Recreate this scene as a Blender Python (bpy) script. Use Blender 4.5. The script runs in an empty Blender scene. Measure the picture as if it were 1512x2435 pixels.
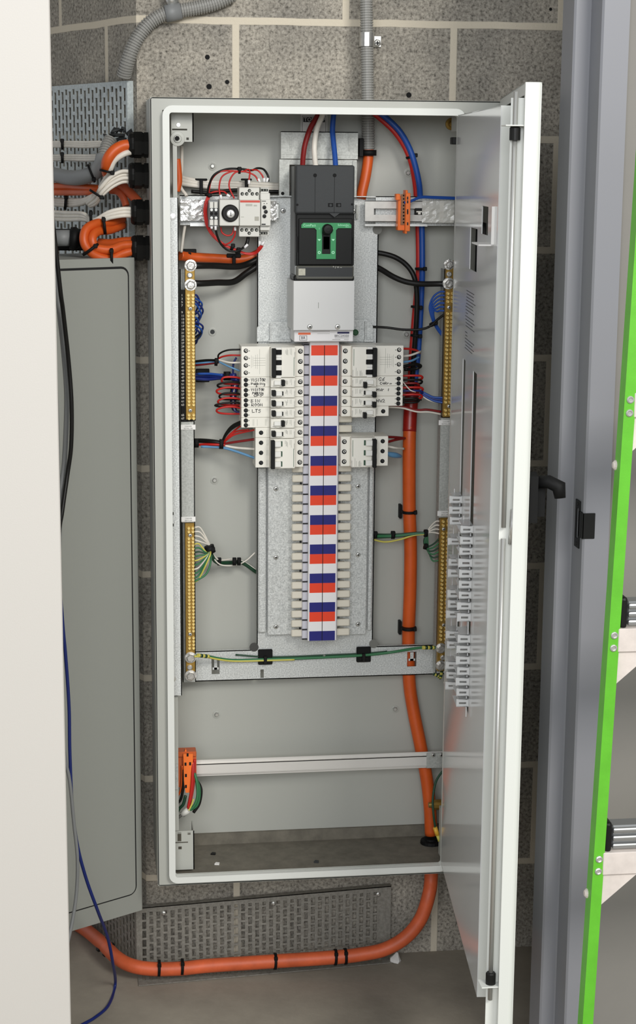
import bpy, bmesh, math, random
from mathutils import Vector, Matrix
random.seed(7)
SC = bpy.context.scene
COL = SC.collection

# ------------------------------------------------------------------ camera
W, H, F = 1512, 2435, 4211.5
CAM = Vector((-.1498, -3.0272, 1.5189))
PITCH, YAW, ROLL = .1952, .1335, .008
_cy, _sy, _cp, _sp = math.cos(YAW), math.sin(YAW), math.cos(PITCH), math.sin(PITCH)
FW = Vector((_sy*_cp, _cy*_cp, -_sp)); R0 = Vector((_cy, -_sy, 0)); U0 = R0.cross(FW)
_c, _s = math.cos(ROLL), math.sin(ROLL)
RT = _c*R0 + _s*U0; UP = -_s*R0 + _c*U0
cd = bpy.data.cameras.new('camera'); cam = bpy.data.objects.new('camera', cd); COL.objects.link(cam)
cd.sensor_fit = 'VERTICAL'; cd.sensor_height = 36; cd.lens = 36*F/H
cd.clip_start = .05; cd.clip_end = 60
cam.matrix_world = Matrix(((RT.x, UP.x, -FW.x, CAM.x), (RT.y, UP.y, -FW.y, CAM.y), (RT.z, UP.z, -FW.z, CAM.z), (0, 0, 0, 1)))
SC.camera = cam

# ------------------------------------------------------------------ world, lights, exposure
SC.view_settings.view_transform = 'Standard'; SC.view_settings.look = 'None'
SC.view_settings.exposure = 0.0; SC.view_settings.gamma = 1; SC.view_settings.use_curve_mapping = False
wd = bpy.data.worlds.new('world'); SC.world = wd; wd.use_nodes = True
bg = wd.node_tree.nodes['Background']; bg.inputs[0].default_value = (.93, .96, 1, 1); bg.inputs[1].default_value = .52
def area(name, loc, tgt, sx, sy, power, col):
    l = bpy.data.lights.new(name, 'AREA'); l.shape = 'RECTANGLE'; l.size = sx; l.size_y = sy; l.energy = power; l.color = col
    o = bpy.data.objects.new(name, l); COL.objects.link(o); o.location = loc
    o.rotation_euler = (Vector(tgt)-Vector(loc)).to_track_quat('-Z', 'Y').to_euler()
    return o
area('ceiling_light', (1.5, -4.3, 3.3), (.2, 0, .9), 1.3, 1.1, 118, (1, .975, .93))
area('left_fill', (-.9, -5.5, 2.6), (.2, 0, .9), 2.4, 1.8, 120, (.95, .97, 1))  # unseen fill light, added to lift surfaces facing left

# ------------------------------------------------------------------ survey helpers: a sight line met with a plane gives a place
def ray(px, py): return FW + RT*((px-W/2)/F) - UP*((py-H/2)/F)
def at(px, py, Y=.13): d = ray(px, py); return CAM + d*((Y-CAM.y)/d.y)
def atx(px, py, X): d = ray(px, py); return CAM + d*((X-CAM.x)/d.x)
def atz(px, py, Z): d = ray(px, py); return CAM + d*((Z-CAM.z)/d.z)
def rect(x0, y0, x1, y1, Y):
    mx, my = (x0+x1)/2, (y0+y1)/2
    return at(x0, my, Y).x, at(x1, my, Y).x, at(mx, y1, Y).z, at(mx, y0, Y).z   # X0 X1 Z0 Z1
FLOOR = -.02

# ------------------------------------------------------------------ materials
def lin(c): return tuple(((v/255)/12.92 if v/255 <= .04045 else ((v/255+.055)/1.055)**2.4) for v in c)
def mat(name, c, rough=.5, metal=0., noise=None, bump=None, coat=0, spec=.5, trans=0., alpha=1., c2=None):
    m = bpy.data.materials.new(name); m.use_nodes = True
    N, L = m.node_tree.nodes, m.node_tree.links; b = N['Principled BSDF']
    col = lin(c)+(1,)
    b.inputs['Base Color'].default_value = col; b.inputs['Roughness'].default_value = rough; b.inputs['Metallic'].default_value = metal
    b.inputs['Specular IOR Level'].default_value = spec; b.inputs['Coat Weight'].default_value = coat
    b.inputs['Transmission Weight'].default_value = trans; b.inputs['Alpha'].default_value = alpha
    tc = N.new('ShaderNodeTexCoord')
    if noise:
        sc, lo, hi = noise[:3]
        n = N.new('ShaderNodeTexNoise'); n.inputs['Scale'].default_value = sc; n.inputs['Detail'].default_value = 6
        n.inputs['Roughness'].default_value = .65
        L.new(tc.outputs['Object'], n.inputs['Vector'])
        r = N.new('ShaderNodeValToRGB'); r.color_ramp.elements[0].position = .32; r.color_ramp.elements[1].position = .68
        if c2: r.color_ramp.elements[0].color = lin(c2)+(1,); r.color_ramp.elements[1].color = col
        else:
            r.color_ramp.elements[0].color = tuple(v*lo for v in col[:3])+(1,); r.color_ramp.elements[1].color = tuple(min(1, v*hi) for v in col[:3])+(1,)
        L.new(n.outputs[0], r.inputs[0]); L.new(r.outputs[0], b.inputs['Base Color'])
    if bump:
        n2 = N.new('ShaderNodeTexNoise'); n2.inputs['Scale'].default_value = bump[0]; n2.inputs['Detail'].default_value = 4
        L.new(tc.outputs['Object'], n2.inputs['Vector'])
        bp = N.new('ShaderNodeBump'); bp.inputs['Strength'].default_value = bump[1]; bp.inputs['Distance'].default_value = bump[2] if len(bump) > 2 else .002
        L.new(n2.outputs[0], bp.inputs['Height']); L.new(bp.outputs[0], b.inputs['Normal'])
    return m
def block_mat(name, u, ox, oz, dark=1.0):
    """grey concrete blocks with pale mortar; u = local axis running along the wall"""
    m = bpy.data.materials.new(name); m.use_nodes = True
    N, L = m.node_tree.nodes, m.node_tree.links; b = N['Principled BSDF']; b.inputs['Roughness'].default_value = .92
    b.inputs['Specular IOR Level'].default_value = .2
    tc = N.new('ShaderNodeTexCoord'); sp = N.new('ShaderNodeSeparateXYZ'); L.new(tc.outputs['Object'], sp.inputs[0])
    cb = N.new('ShaderNodeCombineXYZ')
    a1 = N.new('ShaderNodeMath'); a1.operation = 'ADD'; a1.inputs[1].default_value = ox; L.new(sp.outputs[u], a1.inputs[0])
    a2 = N.new('ShaderNodeMath'); a2.operation = 'ADD'; a2.inputs[1].default_value = oz; L.new(sp.outputs[2], a2.inputs[0])
    wob = N.new('ShaderNodeTexNoise'); wob.inputs['Scale'].default_value = 9; wob.inputs['Detail'].default_value = 5; L.new(tc.outputs['Object'], wob.inputs['Vector'])
    ws = N.new('ShaderNodeMath'); ws.operation = 'MULTIPLY_ADD'; ws.inputs[1].default_value = .006; ws.inputs[2].default_value = -.003; L.new(wob.outputs[0], ws.inputs[0])
    a3 = N.new('ShaderNodeMath'); L.new(a2.outputs[0], a3.inputs[0]); L.new(ws.outputs[0], a3.inputs[1])
    L.new(a1.outputs[0], cb.inputs[0]); L.new(a3.outputs[0], cb.inputs[1])
    br = N.new('ShaderNodeTexBrick'); br.offset = .5; br.inputs['Scale'].default_value = 1
    br.inputs['Brick Width'].default_value = .393; br.inputs['Row Height'].default_value = .2
    br.inputs['Mortar Size'].default_value = .0072; br.inputs['Mortar Smooth'].default_value = .25
    L.new(cb.outputs[0], br.inputs['Vector'])
    n = N.new('ShaderNodeTexNoise'); n.inputs['Scale'].default_value = 170; n.inputs['Detail'].default_value = 8; n.inputs['Roughness'].default_value = .7; L.new(tc.outputs['Object'], n.inputs['Vector'])
    n3 = N.new('ShaderNodeTexNoise'); n3.inputs['Scale'].default_value = 11; n3.inputs['Detail'].default_value = 6; L.new(tc.outputs['Object'], n3.inputs['Vector'])
    r = N.new('ShaderNodeValToRGB'); e = r.color_ramp.elements
    e[0].position = .33; e[0].color = lin((82, 79, 73))+(1,); e[1].position = .7; e[1].color = lin((208, 202, 190))+(1,)
    em = r.color_ramp.elements.new(.47); em.color = lin((158, 153, 143))+(1,)
    L.new(n.outputs[0], r.inputs[0])
    r3 = N.new('ShaderNodeValToRGB'); r3.color_ramp.elements[0].position = .3; r3.color_ramp.elements[0].color = (.72, .72, .72, 1)
    r3.color_ramp.elements[1].position = .7; r3.color_ramp.elements[1].color = (1.15, 1.13, 1.1, 1); L.new(n3.outputs[0], r3.inputs[0])
    mu = N.new('ShaderNodeMixRGB'); mu.blend_type = 'MULTIPLY'; mu.inputs[0].default_value = 1; L.new(r.outputs[0], mu.inputs[1]); L.new(r3.outputs[0], mu.inputs[2])
    mo = N.new('ShaderNodeMixRGB'); L.new(br.outputs['Fac'], mo.inputs[0]); L.new(mu.outputs[0], mo.inputs[1])
    mo.inputs[2].default_value = lin((222, 212, 192))+(1,)
    L.new(mo.outputs[0], b.inputs['Base Color'])
    h = N.new('ShaderNodeMath'); h.operation = 'MULTIPLY_ADD'; h.inputs[1].default_value = .8; L.new(br.outputs['Fac'], h.inputs[0]); L.new(n.outputs[0], h.inputs[2])
    bp = N.new('ShaderNodeBump'); bp.inputs['Strength'].default_value = .5; bp.inputs['Distance'].default_value = .004
    L.new(h.outputs[0], bp.inputs['Height']); L.new(bp.outputs[0], b.inputs['Normal'])
    return m
def galv_mat(name, c, c2, sc=420, rough=.42, metal=.22):
    m = mat(name, c, rough, metal, noise=(sc, 1, 1), c2=c2)
    N, L = m.node_tree.nodes, m.node_tree.links
    vo = N.new('ShaderNodeTexVoronoi'); vo.inputs['Scale'].default_value = 130
    tc = [n for n in N if n.type == 'TEX_COORD'][0]; L.new(tc.outputs['Object'], vo.inputs['Vector'])
    r = N.new('ShaderNodeMapRange'); r.inputs['To Min'].default_value = rough-.12; r.inputs['To Max'].default_value = rough+.14
    L.new(vo.outputs['Color'], r.inputs['Value']); L.new(r.outputs[0], N['Principled BSDF'].inputs['Roughness'])
    return m

M = {}
M['enclosure'] = mat('grey enamel', (180, 181, 173), .4, bump=(260, .04))
M['door'] = mat('pale enamel', (226, 228, 222), .35, bump=(300, .04))
M['escutcheon'] = mat('glossy enamel sheet', (226, 227, 225), .12, spec=.42)
M['galv'] = galv_mat('galvanised steel', (236, 238, 235), (172, 175, 173))
M['galv_dark'] = galv_mat('dull galvanised steel', (196, 198, 192), (164, 166, 161), 300, .5)
M['zinc'] = mat('bright zinc', (222, 222, 218), .3, .85, noise=(60, .75, 1.1))
M['steel'] = mat('steel rod', (205, 205, 200), .3, .7)
M['brass'] = mat('brass', (166, 132, 62), .38, .6, noise=(90, .8, 1.15))
M['brass_hi'] = mat('brass screw', (246, 222, 150), .3, .45)
M['copper'] = mat('bare copper', (200, 120, 80), .35, .8)
M['black'] = mat('black plastic', (22, 22, 21), .45, spec=.25)
M['blackmatte'] = mat('matte black plastic', (18, 18, 18), .6, spec=.2)
M['char'] = mat('charcoal plastic', (58, 60, 61), .55, spec=.25, bump=(500, .08))
M['char2'] = mat('dark breaker plastic', (24, 25, 24), .5, spec=.22)
M['smoke'] = mat('smoky clear plastic', (95, 95, 88), .2, spec=.6)
M['white'] = mat('white plastic', (243, 240, 229), .4)
M['cream'] = mat('cream plastic', (226, 220, 204), .45)
M['toggle'] = mat('toggle white', (244, 243, 236), .3)
M['ltgrey'] = mat('light grey plastic', (212, 211, 203), .45)
M['cover'] = mat('off white steel', (216, 216, 214), .4)
M['paper'] = mat('paper label', (238, 236, 232), .6)
M['ink'] = mat('ink', (38, 38, 40), .7)
M['greyink'] = mat('grey print', (130, 132, 124), .7)
M['redpl'] = mat('red vinyl', (238, 68, 34), .4)
M['bluepl'] = mat('blue vinyl', (28, 30, 118), .4)
M['whitepl'] = mat('white vinyl', (240, 238, 238), .4)
M['greenpl'] = mat('green plastic', (44, 140, 84), .4)
M['orangepl'] = mat('orange plastic', (248, 122, 46), .4)
M['mint'] = mat('mint print', (170, 235, 195), .5)
M['c_orange'] = mat('orange sheath', (212, 90, 30), .42, noise=(14, .86, 1.08))
M['c_orange_d'] = mat('scuffed orange sheath', (214, 98, 56), .5, noise=(22, .8, 1.12))
M['c_redsl'] = mat('red heat shrink', (150, 24, 14), .35)
M['c_red'] = mat('red insulation', (190, 36, 30), .4)
M['c_dkred'] = mat('dark red insulation', (126, 24, 24), .4)
M['c_blue'] = mat('blue insulation', (32, 78, 160), .4)
M['c_dkblue'] = mat('deep blue insulation', (24, 40, 110), .4)
M['c_ltblue'] = mat('pale blue insulation', (100, 150, 190), .45)
M['c_white'] = mat('white insulation', (232, 226, 214), .5, noise=(30, .88, 1.04))
M['c_black'] = mat('black insulation', (22, 21, 19), .42, spec=.3)
M['c_green'] = mat('green insulation', (52, 116, 74), .45)
M['c_dkgreen'] = mat('dark green insulation', (28, 66, 44), .45)
M['c_yellow'] = mat('yellow insulation', (206, 196, 92), .45)
M['c_grey'] = mat('grey sheath', (134, 136, 136), .5)
M['conduit'] = mat('grey conduit', (150, 149, 144), .45)
M['cabinet'] = mat('grey painted steel', (156, 158, 151), .45, bump=(200, .05))
M['cab_gap'] = mat('black door gap', (24, 24, 24), .8)
M['doorwhite'] = mat('white painted door', (208, 204, 197), .5, bump=(420, .06))
M['frame'] = mat('grey door frame paint', (136, 137, 142), .42)
M['roomwall'] = mat('painted wall', (134, 131, 125), .7, noise=(3, .95, 1.05))
M['concrete'] = mat('concrete floor', (158, 150, 136), .8, noise=(6, .78, 1.1), bump=(60, .25))
M['ceiling'] = mat('ceiling board', (150, 148, 142), .9, noise=(8, .95, 1.05))
M['dust'] = mat('dusty sheet steel', (118, 113, 101), .85, noise=(34, .74, 1.12), bump=(40, .15))
M['tray'] = galv_mat('tray steel', (206, 214, 214), (176, 184, 184), 200, .5)
M['tray_d'] = galv_mat('dusty tray steel', (160, 157, 148), (128, 125, 117), 160, .6, .35)
M['ladgreen'] = mat('green fibreglass', (98, 186, 46), .4, noise=(18, .9, 1.08), bump=(350, .08))
M['alu'] = mat('ribbed aluminium', (168, 170, 170), .35, .75)
M['beam'] = mat('worn white aluminium', (222, 212, 204), .5, noise=(26, .86, 1.05))
M['hole'] = mat('dark recess', (12, 12, 12), .9)
M['yellowpl'] = mat('yellow crimp', (228, 176, 60), .4)
M['clear'] = mat('clear plastic', (244, 245, 244), .18, spec=.6, trans=.35)
M['foil'] = mat('crumpled foil tape', (224, 224, 222), .3, .6, noise=(38, .72, 1.1), bump=(42, .8, .01))
M['tin'] = mat('tinned lug', (205, 203, 198), .35, .8, bump=(160, .5))

# ------------------------------------------------------------------ mesh builder
class MB:
    def __init__(s): s.bm = bmesh.new(); s.mi = 0
    def _mark(s, fs, smooth=False):
        for f in fs: f.material_index = s.mi; f.smooth = smooth
    def box(s, x0, x1, y0, y1, z0, z1, bev=0, seg=1):
        if x1 < x0: x0, x1 = x1, x0
        if y1 < y0: y0, y1 = y1, y0
        if z1 < z0: z0, z1 = z1, z0
        bm = s.bm
        vs = [bm.verts.new((x, y, z)) for x in (x0, x1) for y in (y0, y1) for z in (z0, z1)]
        q = [(0, 1, 3, 2), (4, 6, 7, 5), (0, 4, 5, 1), (2, 3, 7, 6), (0, 2, 6, 4), (1, 5, 7, 3)]
        fs = [bm.faces.new([vs[i] for i in f]) for f in q]
        s._mark(fs)
        if bev:
            es = list({e for f in fs for e in f.edges})
            bmesh.ops.bevel(bm, geom=es, offset=min(bev, (x1-x0)*.45, (y1-y0)*.45, (z1-z0)*.45), segments=seg, profile=.5, affect='EDGES', material=-1)
        return s
    def prism(s, pts, a, b, ax='y'):
        """pts: outline, extruded along ax from a to b.  ax y -> (x,z); z -> (x,y); x -> (y,z)"""
        f3 = {'y': lambda p, t: (p[0], t, p[1]), 'z': lambda p, t: (p[0], p[1], t), 'x': lambda p, t: (t, p[0], p[1])}[ax]
        A = [s.bm.verts.new(f3(p, a)) for p in pts]; B = [s.bm.verts.new(f3(p, b)) for p in pts]
        fs = [s.bm.faces.new(A), s.bm.faces.new(B[::-1])]
        n = len(pts)
        for i in range(n): fs.append(s.bm.faces.new((A[i], B[i], B[(i+1) % n], A[(i+1) % n])))
        s._mark(fs); return s
    def tube(s, pts, r, n=10, caps=True, smooth=True):
        pts = [Vector(p) for p in pts]; rs = r if isinstance(r, (list, tuple)) else [r]*len(pts)
        d = (pts[1]-pts[0]).normalized()
        ref = Vector((0, 1, 0)) if abs(d.y) < .9 else Vector((1, 0, 0))
        u = d.cross(ref).normalized(); rings = []
        for i, p in enumerate(pts):
            if i == 0: t = pts[1]-pts[0]
            elif i == len(pts)-1: t = pts[-1]-pts[-2]
            else: t = pts[i+1]-pts[i-1]
            t.normalize(); u = u-t*u.dot(t)
            if u.length < 1e-6: u = t.orthogonal()
            u.normalize(); v = t.cross(u)
            rings.append([s.bm.verts.new(p+(u*math.cos(2*math.pi*k/n)+v*math.sin(2*math.pi*k/n))*rs[i]) for k in range(n)])
        fs = []
        for a, b in zip(rings, rings[1:]):
            for k in range(n): fs.append(s.bm.faces.new((a[k], a[(k+1) % n], b[(k+1) % n], b[k])))
        s._mark(fs, smooth)
        if caps: s._mark([s.bm.faces.new(rings[0][::-1]), s.bm.faces.new(rings[-1])])
        return s
    def cyl(s, p0, p1, r, n=16, smooth=True): return s.tube([p0, p1], r, n, True, smooth)
    def lathe(s, c, axis, prof, n=20):
        """prof: (distance along axis, radius)"""
        axis = Vector(axis).normalized(); c = Vector(c)
        u = axis.orthogonal().normalized(); v = axis.cross(u); rings = []
        for d, r in prof: rings.append([s.bm.verts.new(c+axis*d+(u*math.cos(2*math.pi*k/n)+v*math.sin(2*math.pi*k/n))*max(r, 1e-5)) for k in range(n)])
        fs = []
        for a, b in zip(rings, rings[1:]):
            for k in range(n): fs.append(s.bm.faces.new((a[k], a[(k+1) % n], b[(k+1) % n], b[k])))
        fs += [s.bm.faces.new(rings[0][::-1]), s.bm.faces.new(rings[-1])]
        s._mark(fs); return s
    def sheet(s, u0, u1, v0, v1, holes, t0, t1, fn=None):
        """flat sheet with rectangular holes; fn(u,v,t) -> xyz (default frontal: x=u,z=v,y=t)"""
        fn = fn or (lambda u, v, t: (u, t, v))
        rd = lambda a: round(a, 6)
        us = sorted({rd(u0), rd(u1)} | {rd(min(max(h[i], u0), u1)) for h in holes for i in (0, 1)})
        vs = sorted({rd(v0), rd(v1)} | {rd(min(max(h[i], v0), v1)) for h in holes for i in (2, 3)})
        solid = [[True]*(len(vs)-1) for _ in range(len(us)-1)]
        for i in range(len(us)-1):
            cu = (us[i]+us[i+1])/2
            hh = [h for h in holes if h[0] < cu < h[1]]
            for j in range(len(vs)-1):
                cv = (vs[j]+vs[j+1])/2
                if any(h[2] < cv < h[3] for h in hh): solid[i][j] = False
        cache = {}
        def V(i, j, k):
            if (i, j, k) not in cache: cache[i, j, k] = s.bm.verts.new(fn(us[i], vs[j], (t0, t1)[k]))
            return cache[i, j, k]
        fs = []; nu, nv = len(us)-1, len(vs)-1
        S = lambda i, j: 0 <= i < nu and 0 <= j < nv and solid[i][j]
        for i in range(nu):
            for j in range(nv):
                if not solid[i][j]: continue
                fs.append(s.bm.faces.new((V(i, j, 0), V(i+1, j, 0), V(i+1, j+1, 0), V(i, j+1, 0))))
                fs.append(s.bm.faces.new((V(i, j, 1), V(i, j+1, 1), V(i+1, j+1, 1), V(i+1, j, 1))))
                for (di, dj, a, b) in ((-1, 0, (i, j), (i, j+1)), (1, 0, (i+1, j+1), (i+1, j)), (0, -1, (i+1, j), (i, j)), (0, 1, (i, j+1), (i+1, j+1))):
                    if not S(i+di, j+dj): fs.append(s.bm.faces.new((V(*a, 0), V(*b, 0), V(*b, 1), V(*a, 1))))
        s._mark(fs); return s
    def quad(s, *p):
        s._mark([s.bm.faces.new([s.bm.verts.new(q) for q in p])]); return s
    def text(s, body, x, y, z, size, rot=0, align='LEFT', fn=None, sx=1.0):
        """raised lettering lying on a frontal face at depth y, facing the room"""
        cu = bpy.data.curves.new('t', 'FONT'); cu.body = body; cu.size = size; cu.align_x = align; cu.extrude = .0001; cu.resolution_u = 2
        o = bpy.data.objects.new('t', cu); COL.objects.link(o)
        me = bpy.data.meshes.new_from_object(o, depsgraph=bpy.context.evaluated_depsgraph_get())
        c, q = math.cos(rot), math.sin(rot); vm = []
        fn = fn or (lambda u, v, d: (x+u, y-d, z+v))
        for v in me.vertices:
            a, b = v.co.x*sx, v.co.y; vm.append(s.bm.verts.new(fn(a*c-b*q, a*q+b*c, v.co.z)))
        fs = []
        for p in me.polygons:
            try: fs.append(s.bm.faces.new([vm[i] for i in p.vertices]))
            except ValueError: pass
        s._mark(fs)
        bpy.data.objects.remove(o); bpy.data.curves.remove(cu); bpy.data.meshes.remove(me)
        return s
    def build(s, name, mats, parent=None, local=False, label=None, fix=True):
        if fix: bmesh.ops.recalc_face_normals(s.bm, faces=s.bm.faces[:])
        root = parent
        while root is not None and root.parent is not None: root = root.parent
        me = bpy.data.meshes.new(name)
        if root is not None and not local:
            bmesh.ops.translate(s.bm, vec=-root.location, verts=s.bm.verts[:])
        s.bm.to_mesh(me); s.bm.free()
        for m in (mats if isinstance(mats, (list, tuple)) else [mats]): me.materials.append(m)
        o = bpy.data.objects.new(name, me); COL.objects.link(o)
        if parent is not None: o.parent = parent
        if label: o['label'] = label
        return o
def tag(o, label, cat, group=None, kind=None):
    o['label'] = label; o['category'] = cat
    if group: o['group'] = group
    if kind: o['kind'] = kind
    return o
def thing(name, label, cat, loc=(0, 0, 0), group=None, rot=0):
    o = bpy.data.objects.new(name, None); COL.objects.link(o); o.empty_display_size = .02
    o.location = loc; o.rotation_euler = (0, 0, rot); return tag(o, label, cat, group)
def struct(o): o['kind'] = 'structure'; return o

def spline(pts, k=7):
    pts = [Vector(p) for p in pts]
    if len(pts) < 3: return [pts[0].lerp(pts[-1], i/4) for i in range(5)]
    P = [2*pts[0]-pts[1]]+pts+[2*pts[-1]-pts[-2]]; out = []
    for i in range(1, len(P)-2):
        a, b, c, d = P[i-1], P[i], P[i+1], P[i+2]
        for j in range(k):
            t = j/k; out.append(.5*((2*b)+(c-a)*t+(2*a-5*b+4*c-d)*t*t+(3*b-a-3*c+d)*t**3))
    out.append(pts[-1]); return out
def path(pts, Y): return [p if isinstance(p, Vector) else at(p[0], p[1], p[2] if len(p) > 2 else Y) for p in pts]
def cable(name, label, cat, m, pts, r, Y=.13, group=None, n=10, parent=None, k=7):
    o = MB().tube(spline(path(pts, Y), k), r, n).build(name, m, parent)
    return o if parent is not None else tag(o, label, cat, group)
def corrugate(mb, pts, r, pitch=.0042, dep=.15, n=16):
    sp = spline(pts, 14); out = []; rs = []
    L = [0]
    for a, b in zip(sp, sp[1:]): L.append(L[-1]+(b-a).length)
    N = int(L[-1]/pitch)
    def pos(d):
        for i in range(len(L)-1):
            if L[i+1] >= d: return sp[i].lerp(sp[i+1], (d-L[i])/max(L[i+1]-L[i], 1e-9))
        return sp[-1]
    for i in range(N):
        d = i*pitch
        for f, q in ((0, 1), (.5, 1), (.62, 1-dep), (.9, 1-dep)): out.append(pos(d+f*pitch)); rs.append(r*q)
    mb.tube(out, rs, n, True, False); return mb
def tie(label, px, py, Y, dx, dy, r, head=(0, -1), w=.0045, tail=0, p=None, group=None, squash=1.0):
    """black tie round a cable running in picture direction (dx,dy): a band, its locking head and cut tail"""
    p = p or at(px, py, Y); q = at(px+dx, py+dy, Y); d = (q-at(px, py, Y)).normalized()
    mb = MB().tube([p-d*w/2, p+d*w/2], r*1.1+.0008, 14)
    s = d.cross(Vector((0, 1, 0))).normalized()
    h = p+Vector((0, -1, 0))*r*.75+s*r*.75
    mb.box(h.x-.0035, h.x+.0035, h.y-.003, h.y+.003, h.z-.0035, h.z+.0035, .001)
    if tail: mb.tube([h, h+s*tail*.6+Vector((0, -.002, 0)), h+s*tail], .0012, 6)
    o = mb.build('cable_tie', M['blackmatte']); return tag(o, label, 'cable tie', group)
def screw_bm(mb, p, r, d=.003, n=12, ax=(0, -1, 0)):
    """pan head with a cross recess: material 0 metal, 1 dark"""
    mb.mi = 0; mb.lathe(p, ax, [(0, r), (d*.5, r), (d*.9, r*.75), (d, r*.4)], n)
    mb.mi = 1
    y = p[1]-d*1.03; a, b = r*.5, r*.13
    mb.box(p[0]-a, p[0]+a, y-.0001, y+.0006, p[2]-b, p[2]+b); mb.box(p[0]-b, p[0]+b, y-.0001, y+.0006, p[2]-a, p[2]+a)
    mb.mi = 0; return mb
def pbox(mb, x0, y0, x1, y1, Yf, Yb, bev=0, seg=1):
    X0, X1, Z0, Z1 = rect(x0, y0, x1, y1, Yf); mb.box(X0, X1, Yf, Yb, Z0, Z1, bev, seg); return mb

# ================================================================== SETTING
struct(MB().box(-3, 3, -6, 2, FLOOR-.1, FLOOR).build('floor', M['concrete']))
struct(MB().box(-1.6, .76, -.42, 2, 2.5, 2.55).build('ceiling', M['ceiling']))
WALL = .2
wb = struct(MB().box(-.045, .76, WALL, WALL+.15, FLOOR, 2.5).build('wall_back', block_mat('block wall', 0, .0665, .038)))
for px, py, q in ((493, 136, .0045), (540, 195, .004), (497, 206, .005), (972, 226, .005), (1309, 22, .003)):
    p = at(px, py, WALL); MB().lathe((p.x, WALL, p.z), (0, -1, 0), [(0, q), (.0006, q*.9)], 9).build('anchor_hole', M['hole'], wb)
WL = Vector((-.045, WALL, 0)); WA = math.radians(115); wd_ = Vector((math.cos(WA), math.sin(WA), 0)); wn_ = Vector((-math.sin(WA), math.cos(WA), 0))
o = MB().box(0, 1.6, -.1, 0, FLOOR, 2.5).build('wall_left', block_mat('block side wall', 0, .0665+.01, .038)); o.location = WL; o.rotation_euler = (0, 0, WA); struct(o)
JX = lambda px, Y: at(px, 1240, Y).x
xD0, xD1, xB0 = JX(1387, -.45), JX(1449, -.45), JX(1324, -.39)
struct(MB().box(.75, .80, -.40, WALL, FLOOR, 2.5).build('wall_right', M['roomwall']))
struct(MB().box(xD1, 3, -.435, -.36, FLOOR, 2.5).build('wall_front', M['roomwall']))
# folded steel door frame (double rebate) down the right of the cupboard opening
mb = MB()
pr = [(xD1, -.45), (xD1, -.30), (xB0+.012, -.30), (xB0+.012, -.318), (xB0, -.325), (xB0, -.387), (xB0+.003, -.39), (xD0-.002, -.39), (xD0, -.392), (xD0, -.447), (xD0+.003, -.45)]
mb.prism(pr, FLOOR, 2.45, 'z'); fr = struct(mb.build('trim_1', M['frame']))
p0, p1 = atx(1371, 1186, xD0-.0005), atx(1367, 1297, xD0-.0005)
yc = -.422; mb = MB()
mb.sheet(yc-.012, yc+.012, p1.z, p0.z, [(yc-.006, yc+.006, p1.z+.014, p0.z-.012)], xD0-.002, xD0, lambda u, v, t: (t, u, v))
mb.box(xD0-.002, xD0+.018, -.452, -.4505, (p0.z+p1.z)/2-.018, (p0.z+p1.z)/2+.022, .001); mb.box(xD0-.002, xD0, -.452, -.43, (p0.z+p1.z)/2-.018, (p0.z+p1.z)/2+.022)
for z in (p0.z-.006, p1.z+.006): mb.lathe((xD0-.002, yc, z), (-1, 0, 0), [(0, .003), (.001, .0025)], 10)
mb.build('strike_plate', M['char2'], fr)
# white door leaf standing close on the left
xl = at(143, 1217, -.5).x
struct(MB().box(-1.3, xl, -.5, -.462, FLOOR+.01, 2.2, .0015).build('door_1', M['doorwhite']))

# ================================================================== ENCLOSURE
X0, X1, ZB, ZT = -.030, .582, .2265, 1.6225         # outside of the box
LX0, LX1, LZ0, LZ1 = .0015, .492, .2485, 1.5985     # opening
BACK = .170
enc = thing('switchboard_enclosure', 'tall open grey steel switchboard enclosure mounted on the block wall', 'electrical enclosure', (X0, BACK, ZB))
def ring(mb, x0, x1, z0, z1, w, r, y0, y1, n=5):
    def rr(a, b, c, d, q):
        out = []
        for cx, cz, s in ((b-q, d-q, 0), (a+q, d-q, 1), (a+q, c+q, 2), (b-q, c+q, 3)):
            for k in range(n+1):
                t = (s+k/n)*math.pi/2; out.append((cx+q*math.cos(t), cz+q*math.sin(t)))
        return out
    A = rr(x0, x1, z0, z1, r); B = rr(x0+w, x1-w, z0+w, z1-w, max(r-w, .0015)); N = len(A); bm = mb.bm
    v = [[bm.verts.new((p[0], y, p[1])) for p in P] for P, y in ((A, y0), (A, y1), (B, y0), (B, y1))]
    fs = []
    for i in range(N):
        j = (i+1) % N
        fs += [bm.faces.new((v[0][i], v[0][j], v[2][j], v[2][i])), bm.faces.new((v[1][i], v[3][i], v[3][j], v[1][j])), bm.faces.new((v[0][i], v[1][i], v[1][j], v[0][j])), bm.faces.new((v[2][i], v[2][j], v[3][j], v[3][i]))]
    mb._mark(fs); return mb
mb = MB()
ring(mb, X0, X1, ZB, ZT, .002, .003, .006, WALL-.004)      # shell
mb.box(X0, X1, BACK, BACK+.002, ZB, ZT)                    # back
ring(mb, X0+.0005, X1-.0005, ZB+.0005, ZT-.0005, .020, .004, .006, .008)   # front flange
for hx, hy in ((505, 395), (510, 1142), (515, 1699), (939, 1686), (970, 411), (505, 789), (966, 795)):
    p = at(hx, hy, BACK); mb.lathe((p.x, BACK, p.z), (0, -1, 0), [(0, .0075), (.0012, .0075), (.0015, .006), (.001, .0055)], 16)
mb.build('body', M['enclosure'], enc)
mb = MB(); ring(mb, LX0-.0115, LX1+.0115, LZ0-.0135, LZ1+.0105, .0115, .016, -.006, .012)
mb.build('rim', M['door'], enc)
mb = MB()
mb.box(LX0-.01, LX1+.05, .0125, BACK, LZ0-.012, LZ0-.010); mb.box(LX0-.01, LX1+.05, BACK-.006, BACK, LZ0-.012, LZ0+.012)
rnd = random.Random(3)
mb.build('bottom_tray', M['dust'], enc)
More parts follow.
